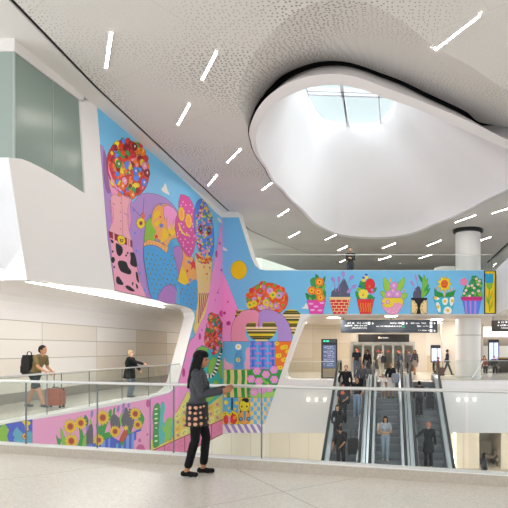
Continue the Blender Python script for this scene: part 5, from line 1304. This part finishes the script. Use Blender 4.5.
    def child(name, bm, m, vox=1.0, sm=2, label=None):
        me = remeshed(name, bm, voxel*k*vox, sm); me.materials.append(m)
        o = bpy.data.objects.new(name, me); COL.objects.link(o); o.parent = root
        if label: o['label'] = label
        return o
    cm = lambda c, pre: mat(pre+c.lstrip('#'), c, .75, spec=.25)
    # ---- hair
    if hair_style != 'bald':
        bm = bmesh.new()
        ellip(bm, Hd(0, -.010, .122), (.088, .101, .106), hrot)
        if hair_style == 'short': ellip(bm, Hd(0, -.040, .088), (.083, .072, .088), hrot)
        if hair_style == 'bob':
            for s in (-1, 1): cap(bm, Hd(s*.062, -.02, .12), .036, Hd(s*.070, -.012, .01), .030)
            ellip(bm, Hd(0, -.05, .06), (.08, .06, .10), hrot)
        if hair_style == 'long':
            for s in (-1, 0, 1):
                cap(bm, Hd(s*.050, -.035, .13), .050, Hd(s*.058, -.055, -.02), .048); cap(bm, Hd(s*.058, -.055, -.02), .048, Hd(s*.062, -.085, -.20), .040); cap(bm, Hd(s*.062, -.085, -.20), .040, Hd(s*.045, -.10, -.31), .022)
            ellip(bm, Hd(0, .018, .155), (.083, .086, .070), hrot)
            for s in (-1, 1): cap(bm, Hd(s*.066, .036, .14), .026, Hd(s*.076, .014, -.04), .026); cap(bm, Hd(s*.072, .0, .08), .03, Hd(s*.072, -.02, -.10), .034)
        if hair_style == 'tied':
            ellip(bm, Hd(0, -.045, .085), (.074, .06, .08), hrot); cap(bm, Hd(0, -.10, .10), .034, Hd(0, -.13, -.06), .018)
        # keep the face clear
        me = remeshed('hair', bm, voxel*k*.9, 2)
        inv = hrot.inverted(); bm2 = bmesh.new(); bm2.from_mesh(me); kill = []
        for v in bm2.verts:
            q = inv @ (v.co/k-neck1)
            if q.y > .052 and q.z < (.122 if hair_style == 'long' else .148) and abs(q.x) < .066: v.co = P(Hd(q.x, min(q.y, .052)-.01, q.z))
        bm2.to_mesh(me); bm2.free()
        me.materials.append(mat('hair_'+hair.lstrip('#'), hair, .6, spec=.2))
        o = bpy.data.objects.new('hair', me); COL.objects.link(o); o.parent = root
    if beard:
        bm = bmesh.new(); ellip(bm, Hd(0, .050, .005), (.056, .060, .040), hrot); child('beard', bm, mat('hair_'+beard.lstrip('#'), beard, .6), .9)
    # ---- clothes
    if top:
        bm = bmesh.new(); torso(bm, .014, low=not skirt)
        if skirt: ellip(bm, U(0, 0, 1.03), (.152*hw, .118*hw, .10), rot)
        if top_len > 0:
            for zz in [j*.06 for j in range(int(top_len/.06)+1)]:
                ellip(bm, U(0, 0, .92-zz), ((.172+zz*.12)*hw, (.122+zz*.10)*hw, .07), rot)
        for s in (0, 1): arm(bm, s, .014, {'long': .97, 'short': .34, 'half': .5, 'none': .06}[sleeves])
        if collar: cap(bm, U(0, -.01, 1.45), .068, U(0, 0, 1.49), .064)
        child('jacket' if sleeves == 'long' else 'shirt', bm, top_mat or cm(top, 'cloth_'))
    if legs in ('trousers', 'shorts', 'tights', 'skirt'):
        if legs != 'skirt' or tights:
            bm = bmesh.new(); g = .006 if legs in ('tights', 'skirt') else .018
            ellip(bm, Vector((0, 0, .95-crouch)), (.155+g, .108+g, .125), None)
            for s in (0, 1): leg(bm, s, g, .42 if legs == 'shorts' else .90 if legs == 'tights' else .97)
            child({'trousers': 'trousers', 'shorts': 'shorts', 'tights': 'leggings', 'skirt': 'leggings'}[legs], bm, cm(tights or bottom, 'cloth_'))
    if skirt:                               # flared skirt: (colour, hem height, hem radius)
        c, hem, hr_ = skirt; bm = bmesh.new(); seg = 40; rings = []
        for j in range(8):
            t = j/7; z = (1.02-crouch)*(1-t)+hem*t; rr = .164+(hr_-.164)*t**.7
            rings.append([bm.verts.new(P((rr*1.02*hw*math.cos(2*math.pi*i/seg)*(1+.03*t*math.sin(9*2*math.pi*i/seg)), rr*.86*hw*math.sin(2*math.pi*i/seg)*(1+.03*t*math.sin(9*2*math.pi*i/seg)), z))) for i in range(seg)])
        for a, b in zip(rings, rings[1:]):
            for i in range(seg): bm.faces.new((a[i], a[(i+1) % seg], b[(i+1) % seg], b[i]))
        bm.faces.new(rings[0])
        o = finish('skirt', bm, skirt_mat or cm(c, 'cloth_'), smooth=True); o.parent = root
    if shoes:
        for s in (0, 1):
            bm = bmesh.new(); a_, fd = toe[s]
            cap(bm, a_+Vector((0,0,-.034))-fd*.045, .040, a_+Vector((0,0,-.050))+fd*.125, .033); cap(bm, a_+Vector((0,0,-.028)), .040, a_+Vector((0,0,-.050))+fd*.06, .036)
            me = remeshed('shoe', bm, voxel*k*.8, 1)
            zl = min(0, 0)
            for v in me.vertices: v.co.z = max(v.co.z, (a_.z-.083)*k)
            me.materials.append(cm(shoes, 'shoe_')); o = bpy.data.objects.new('shoe', me); COL.objects.link(o); o.parent = root
    return root
FACE_CAM, FACE_AWAY, FACE_R, FACE_L = math.pi, 0.0, -math.pi/2, math.pi/2
def on_esc(px, y): return Vector(((px-CX)*y/FPX, y, esc_z(y)))
def esc_floor(y):                          # tread height under a point
    i = int((YT-y)//TR); return -(i+1)*RI

# --- woman in the foreground at the railing
M_jk = noisy('charcoal_jacket', '#3a3c42', '#42454b', 60, .7)
msk = mat('dotted_skirt', '#131216', .7); n, l, b = nodes_of(msk)
tc = n.new('ShaderNodeTexCoord'); mp = n.new('ShaderNodeMapping'); vo = n.new('ShaderNodeTexVoronoi'); mr = n.new('ShaderNodeMapRange'); mx = n.new('ShaderNodeMix'); mx.data_type = 'RGBA'
mp.inputs['Scale'].default_value = (14, 14, 15); vo.inputs['Scale'].default_value = 1.0; vo.inputs['Randomness'].default_value = .25
mr.inputs['From Min'].default_value = .33; mr.inputs['From Max'].default_value = .37; mr.inputs['To Min'].default_value = 1; mr.inputs['To Max'].default_value = 0
l.new(tc.outputs['Object'], mp.inputs['Vector']); l.new(mp.outputs[0], vo.inputs['Vector']); l.new(vo.outputs['Distance'], mr.inputs['Value']); l.new(mr.outputs[0], mx.inputs['Factor'])
mx.inputs['A'].default_value = lin('#131216'); mx.inputs['B'].default_value = lin('#dba183'); l.new(mx.outputs['Result'], b.inputs['Base Color'])
wx_, wy_ = at_y(199.0, 0, 6.5).x, 6.44
w = person(Vector((wx_, wy_, 0)), FACE_R+R(8), 1.585, 'woman with long black hair in charcoal jacket and dotted skirt standing at the near railing', skin='tan', hair='#0d0b0c', hair_style='long', female=True,
       top='#3a3c42', top_mat=M_jk, sleeves='long', legs='tights', bottom='#0c0c0f', shoes='#101012', skirt=('#131216', .70, .182), skirt_mat=msk, voxel=.0085, lean=2, head=(5, -4), collar=True,
       feet=[(-.09, .06, .085), (.09, -.12, .085)], hands=[(-.09, .35, 1.20), (.07, .33, 1.175)], elbow_out=(.4, .4))

# --- people on the walkway
person(Vector((at_y(35, 0, 13.6).x, 13.6, 0)), FACE_R-R(4), 1.74, 'man in brown shirt and dark shorts striding along the walkway with a black backpack', skin='mid', hair='#2a2220', hair_style='short', top='#7a6a45', sleeves='short',
       legs='shorts', bottom='#2f3a3c', shoes='#5a5a5a', lean=20, feet=[(-.10, -.30, .10), (.10, .34, .085)], hands=[(-.2, .35, .98), (.22, .50, 1.0)], head=(-14, 0), soles=True)
soft_bag('backpack', Vector((at_y(29.3, 0, 13.6).x, 13.6, .90)), .17, .14, .27, mat('black_pack', '#1b1c1f', .7), 'black backpack on the back of the striding man', 'backpack', yaw=FACE_R)
person(Vector((-8.45, 16.75, 0)), FACE_R, 1.58, 'blond person in a loose black jacket leaning on the walkway railing', skin='light', hair='#c9b48a', hair_style='bob', top='#17171a', sleeves='long', bottom='#56646f', shoes='#2a2a2a', heavy=1.42, top_len=.18,
       lean=4, head=(-16, -10), hands=[(-.06, .34, 1.0), (.10, .62, 1.20)])
# --- man behind the bridge guard
person(Vector((at_y(350.5, 0, 26.3).x, 26.3, 5.1)), FACE_CAM, 1.74, 'man in dark jacket standing on the bridge above the second and third pots', skin='light', hair='#4a3a30', top='#3b3734', bottom='#3f424a', beard='#6a4a38', hands=[(-.08, .26, 1.15), (.08, .26, 1.17)], voxel=.014)

# --- left escalator
def esc_person(px, y, H, label, yaw=FACE_CAM, stride=True, dx=0, **k):
    f = k.pop('feet', None)
    y0 = y
    i = int((YT-y)//TR); yc = YT-(i+.5)*TR; z = -(i+1)*RI
    return person(Vector(((px-CX)*yc/FPX+dx, yc, z+.003)), yaw, H, label, feet=f or [(-.10, -.03, .085), (.10, .02, .085)], **k)
esc_person(346, 23.15, 1.78, 'bearded man in plain black sweater near the top of left escalator', skin='light', hair='#2a211d', beard='#3a2a22', top='#1d1e22', bottom='#24262b', hands=[(-.25, .12, .9), (.3, .12, 1.0)])
esc_person(362, 23.5, 1.64, 'person in grey top near the top of left escalator behind the jeans man', skin='mid', hair='#33261f', hair_style='bob', top='#54575b', bottom='#2f3136', hands=[(-.2, .2, 1.0), (.24, .2, 1.0)], dx=.02)
esc_person(357, 22.5, 1.74, 'man in black shirt and pale blue jeans on the left escalator', skin='mid', hair='#1d1815', top='#18191c', sleeves='short', bottom='#8ea6c4', shoes='#e6e4e0', dx=-.0, hands=[(-.2, .2, 1.02), (.22, .2, 1.0)])
esc_person(343, 21.9, 1.70, 'man in dark tee with an orange badge on the left escalator', skin='mid', hair='#4a342a', top='#33363e', sleeves='short', bottom='#24252a', hands=[(-.1, .26, 1.05), (.26, .1, .86)])
bm = bmesh.new(); q = at_y(342.5, 392.8, 21.62); add_lathe(bm, [(.075, -.06), (.085, 0), (.07, .06)], q, 12)
solo('badge', bm, mat('orange_badge', '#e8622e', .5), 'small orange badge hanging on the chest of the man in dark tee', 'badge')
esc_person(337.5, 20.75, 1.64, 'woman in black cardigan over cream top on the left escalator', skin='light', hair='#4a3428', hair_style='long', female=True, top='#1f1f24', bottom='#222228', hands=[(-.18, .12, .95), (.2, .14, .95)])
esc_person(341, 19.75, 1.74, 'man in black bending forward at the bottom of left escalator', skin='mid', hair='#2a2320', hair_style='short', top='#1c1c20', sleeves='half', bottom='#1f2024', lean=26, head=(22, 0), hands=[(-.06, .40, .95), (.34, .30, .70)], heavy=1.12, dx=.0)
# --- middle escalator
esc_person(385.5, 20.1, 1.74, 'woman in pale grey top and wide blue-grey trousers walking down the middle escalator', skin='mid', hair='#2f211b', hair_style='long', female=True, top='#9fa6ad', sleeves='short', bottom='#93a2b0', shoes='#d9d3cc',
           feet=[(-.07, .34, .085-RI+.02), (.08, -.06, .085)], hands=[(-.08, .22, 1.10), (.1, .24, 1.12)], elbow_out=(1.4, 1.4))
soft_bag('shoulder_bag', Vector((at_y(379.5, 0, 20.05).x, 20.1, -1.75)), .10, .07, .18, mat('canvas_bag', '#cfc6b2', .8), 'cream canvas bag hanging at the hip of the woman in grey', 'bag')
esc_person(391, 23.7, 1.66, 'woman in black cardigan and white dress atop the middle escalator holding a grey bundle', skin='mid', hair='#1d1715', hair_style='tied', female=True, top='#1e1e22', legs='none', skirt=('#d8d4cf', .50, .21), shoes='#3a3230', hands=[(-.12, .27, 1.02), (.2, .27, 1.05)])
esc_person(383, 23.6, 1.12, 'small child in white dress at the top of middle escalator', skin='mid', hair='#2a1f1a', hair_style='bob', female=True, top='#e6e2dc', sleeves='short', legs='none', skirt=('#e6e2dc', .55, .21), shoes='#cfc9c4')
soft_bag('bundle', Vector((at_y(395.5, 0, 23.55).x, 23.42, esc_z(23.6)+.62)), .19, .12, .22, mat('grey_bundle', '#8a919b', .8), 'grey patterned bundle carried by the woman in black cardigan', 'bundle', strap=False)
# --- right escalator, seen from behind
esc_person(420, 22.5, 1.58, 'traveller in dark jacket standing with luggage on the right escalator', yaw=FACE_AWAY, skin='light', hair='#171312', top='#33292f', bottom='#2a2b30', shoes='#d6d3d0', dx=-.03, hands=[(-.24, .14, .92), (.3, .2, .98)])
esc_person(428.5, 19.7, 1.80, 'person with short reddish hair in loose black tunic on the right escalator seen from behind', yaw=FACE_AWAY, skin='light', hair='#b5785a', hair_style='short', top='#20232c', top_len=.30, bottom='#191a1f', shoes='#caa79a', heavy=1.1, hands=[(-.46, .22, 1.16), (.27, .06, .88)])
# --- landing
person(Vector((at_y(356.5, 0, 28.2).x, 28.2, 0)), FACE_CAM, 1.68, 'man in navy polo shirt standing on the landing', skin='mid', hair='#221a17', top='#1f2430', sleeves='short', bottom='#5a6274', hands=[(-.27, .06, .86), (.27, .06, .86)])
person(Vector((at_y(367.3, 0, 28.6).x, 28.6, 0)), FACE_CAM, 1.56, 'woman with long hair in black jacket over lilac top on the landing', skin='mid', hair='#3a241c', hair_style='long', female=True, top='#231d1f', bottom='#3a3c46')
person(Vector((at_y(381, 0, 28.8).x, 28.8, 0)), FACE_CAM+.4, 1.56, 'woman in white shirt with dark cross bag on the landing', skin='mid', hair='#3a2a24', hair_style='bob', female=True, top='#ded8d2', sleeves='half', bottom='#c9c4b4', hands=[(-.2, .18, .95), (.22, .2, 1.0)])
soft_bag('cross_bag', Vector((at_y(383.7, 0, 28.5).x, 28.5, .82)), .16, .09, .2, mat('cross_bag', '#23252f', .7), 'dark bag carried by the woman in white shirt on the landing', 'bag')
person(Vector((at_y(415, 0, 31.8).x, 31.8, 0)), FACE_CAM-.5, 1.55, 'woman in grey skirt and dark cardigan on the landing near the tan panel', skin='mid', hair='#5a3a2a', hair_style='long', female=True, top='#3a3a42', legs='none', skirt=('#8a8480', .55, .2), shoes='#2f2b2a', feet=[(-.08, .12, .085), (.08, -.12, .1)])
soft_bag('handbag', Vector((at_y(410.8, 0, 31.7).x, 31.7, .2)), .17, .1, .2, mat('brown_bag', '#5a3f34', .6), 'brown bag hanging beside the woman in grey skirt', 'bag')
person(Vector((at_y(447.3, 0, 30.2).x, 30.2, 0)), FACE_R+R(10), 1.58, 'man in navy jumper walking right across the landing in front of square column', skin='mid', hair='#2a1f1a', top='#252c3c', bottom='#4a4d58', feet=[(-.09, .36, .09), (.09, -.34, .12)], hands=[(-.26, .2, .95), (.3, -.28, .95)])
person(Vector((at_y(438.5, 0, 30.5).x, 30.5, 0)), FACE_R, 1.12, 'child in reddish brown top walking behind the man in navy jumper', skin='mid', hair='#6a3f30', top='#7a4638', bottom='#4a3c3a', feet=[(-.09, .2, .09), (.09, -.2, .1)])
for px, t, lb in ((399.5, '#4a4f5a', 'person in dark blue standing back by the gate doors'), (408.8, '#5b5560', 'person in mauve grey standing back by the gate doors at right')):
    person(Vector((at_y(px, 0, 34).x, 34, 0)), FACE_CAM, 1.5, lb, skin='mid', hair='#2f2622', top=t, bottom='#3a3c46')
# --- seated in the far right area
def sitter(px, y, label, **k):
    return person(Vector((at_y(px, 0, y).x, y, 0)), k.pop('yaw', FACE_CAM), 1.55, label, crouch=.43, feet=[(-.10, .40, .085), (.10, .42, .085)], hands=[(-.14, .34, .62), (.14, .36, .62)], voxel=.016, **k)
sitter(484.3, 33.4, 'person in rust top seated at the left end of the bench', hair='#2a1c18', hair_style='long', top='#8a4a3a', bottom='#3a3a40')
sitter(494, 33.4, 'person in black seated in the middle of the bench', hair='#17130f', top='#1d1e22', bottom='#2a2a30')
# --- lower level
person(Vector((at_y(484, 0, 26.7).x, 26.7, -5.5)), FACE_R+R(16), 1.66, 'woman with long black hair in slate coat on the lower level', skin='light', hair='#141214', hair_style='long', female=True, top='#474c5a', top_len=.42, bottom='#2c2e38', shoes='#202024')
# ================================================================ CAMERA, SKY, RENDER LOOK
cam = bpy.data.cameras.new('camera'); co = bpy.data.objects.new('camera', cam); COL.objects.link(co)
co.location = (0, 0, EYE); co.rotation_euler = (math.pi/2, 0, 0)
cam.sensor_width = 36; cam.lens = 36*FPX/508; cam.shift_x = (254-CX)/508; cam.shift_y = (CY-254)/508
cam.clip_end = 200; scn.camera = co
w = bpy.data.worlds.new('daylight'); scn.world = w; w.use_nodes = True
bg = w.node_tree.nodes['Background']; bg.inputs['Color'].default_value = (.92, .96, 1.0, 1)
wn, wl = w.node_tree.nodes, w.node_tree.links        # overcast sky: brighter overhead than at the horizon
wt = wn.new('ShaderNodeTexCoord'); ws = wn.new('ShaderNodeSeparateXYZ'); wm = wn.new('ShaderNodeMapRange')
wm.inputs['From Min'].default_value = .22; wm.inputs['From Max'].default_value = .42; wm.inputs['To Min'].default_value = HORIZON; wm.inputs['To Max'].default_value = ZENITH
wl.new(wt.outputs['Generated'], ws.inputs[0]); wl.new(ws.outputs['Z'], wm.inputs['Value']); wl.new(wm.outputs[0], bg.inputs['Strength'])
wc = wn.new('ShaderNodeValToRGB'); wc.color_ramp.elements[0].position = .22; wc.color_ramp.elements[1].position = .42
wc.color_ramp.elements[0].color = (.93, .965, 1, 1); wc.color_ramp.elements[1].color = (.84, .95, 1, 1)
wl.new(ws.outputs['Z'], wc.inputs['Fac']); wl.new(wc.outputs['Color'], bg.inputs['Color'])
def area(name, loc, rot, sx_, sy_, power, col=(1, .95, .89)):
    l = bpy.data.lights.new(name, 'AREA'); l.shape = 'RECTANGLE'; l.size = sx_; l.size_y = sy_; l.energy = power; l.color = col
    o = bpy.data.objects.new(name, l); COL.objects.link(o); o.location = loc; o.rotation_euler = rot
    return o
LAMPS()
scn.cycles.use_denoising = True
scn.cycles.max_bounces = 8; scn.cycles.diffuse_bounces = 5; scn.cycles.transparent_max_bounces = 16; scn.cycles.glossy_bounces = 3
scn.cycles.sample_clamp_indirect = 6; scn.cycles.caustics_reflective = False; scn.cycles.caustics_refractive = False
vs = scn.view_settings; scn.display_settings.display_device = 'sRGB'
vs.view_transform = 'Standard'; vs.look = 'None'; vs.gamma = 1; vs.use_curve_mapping = False; vs.exposure = EXPO
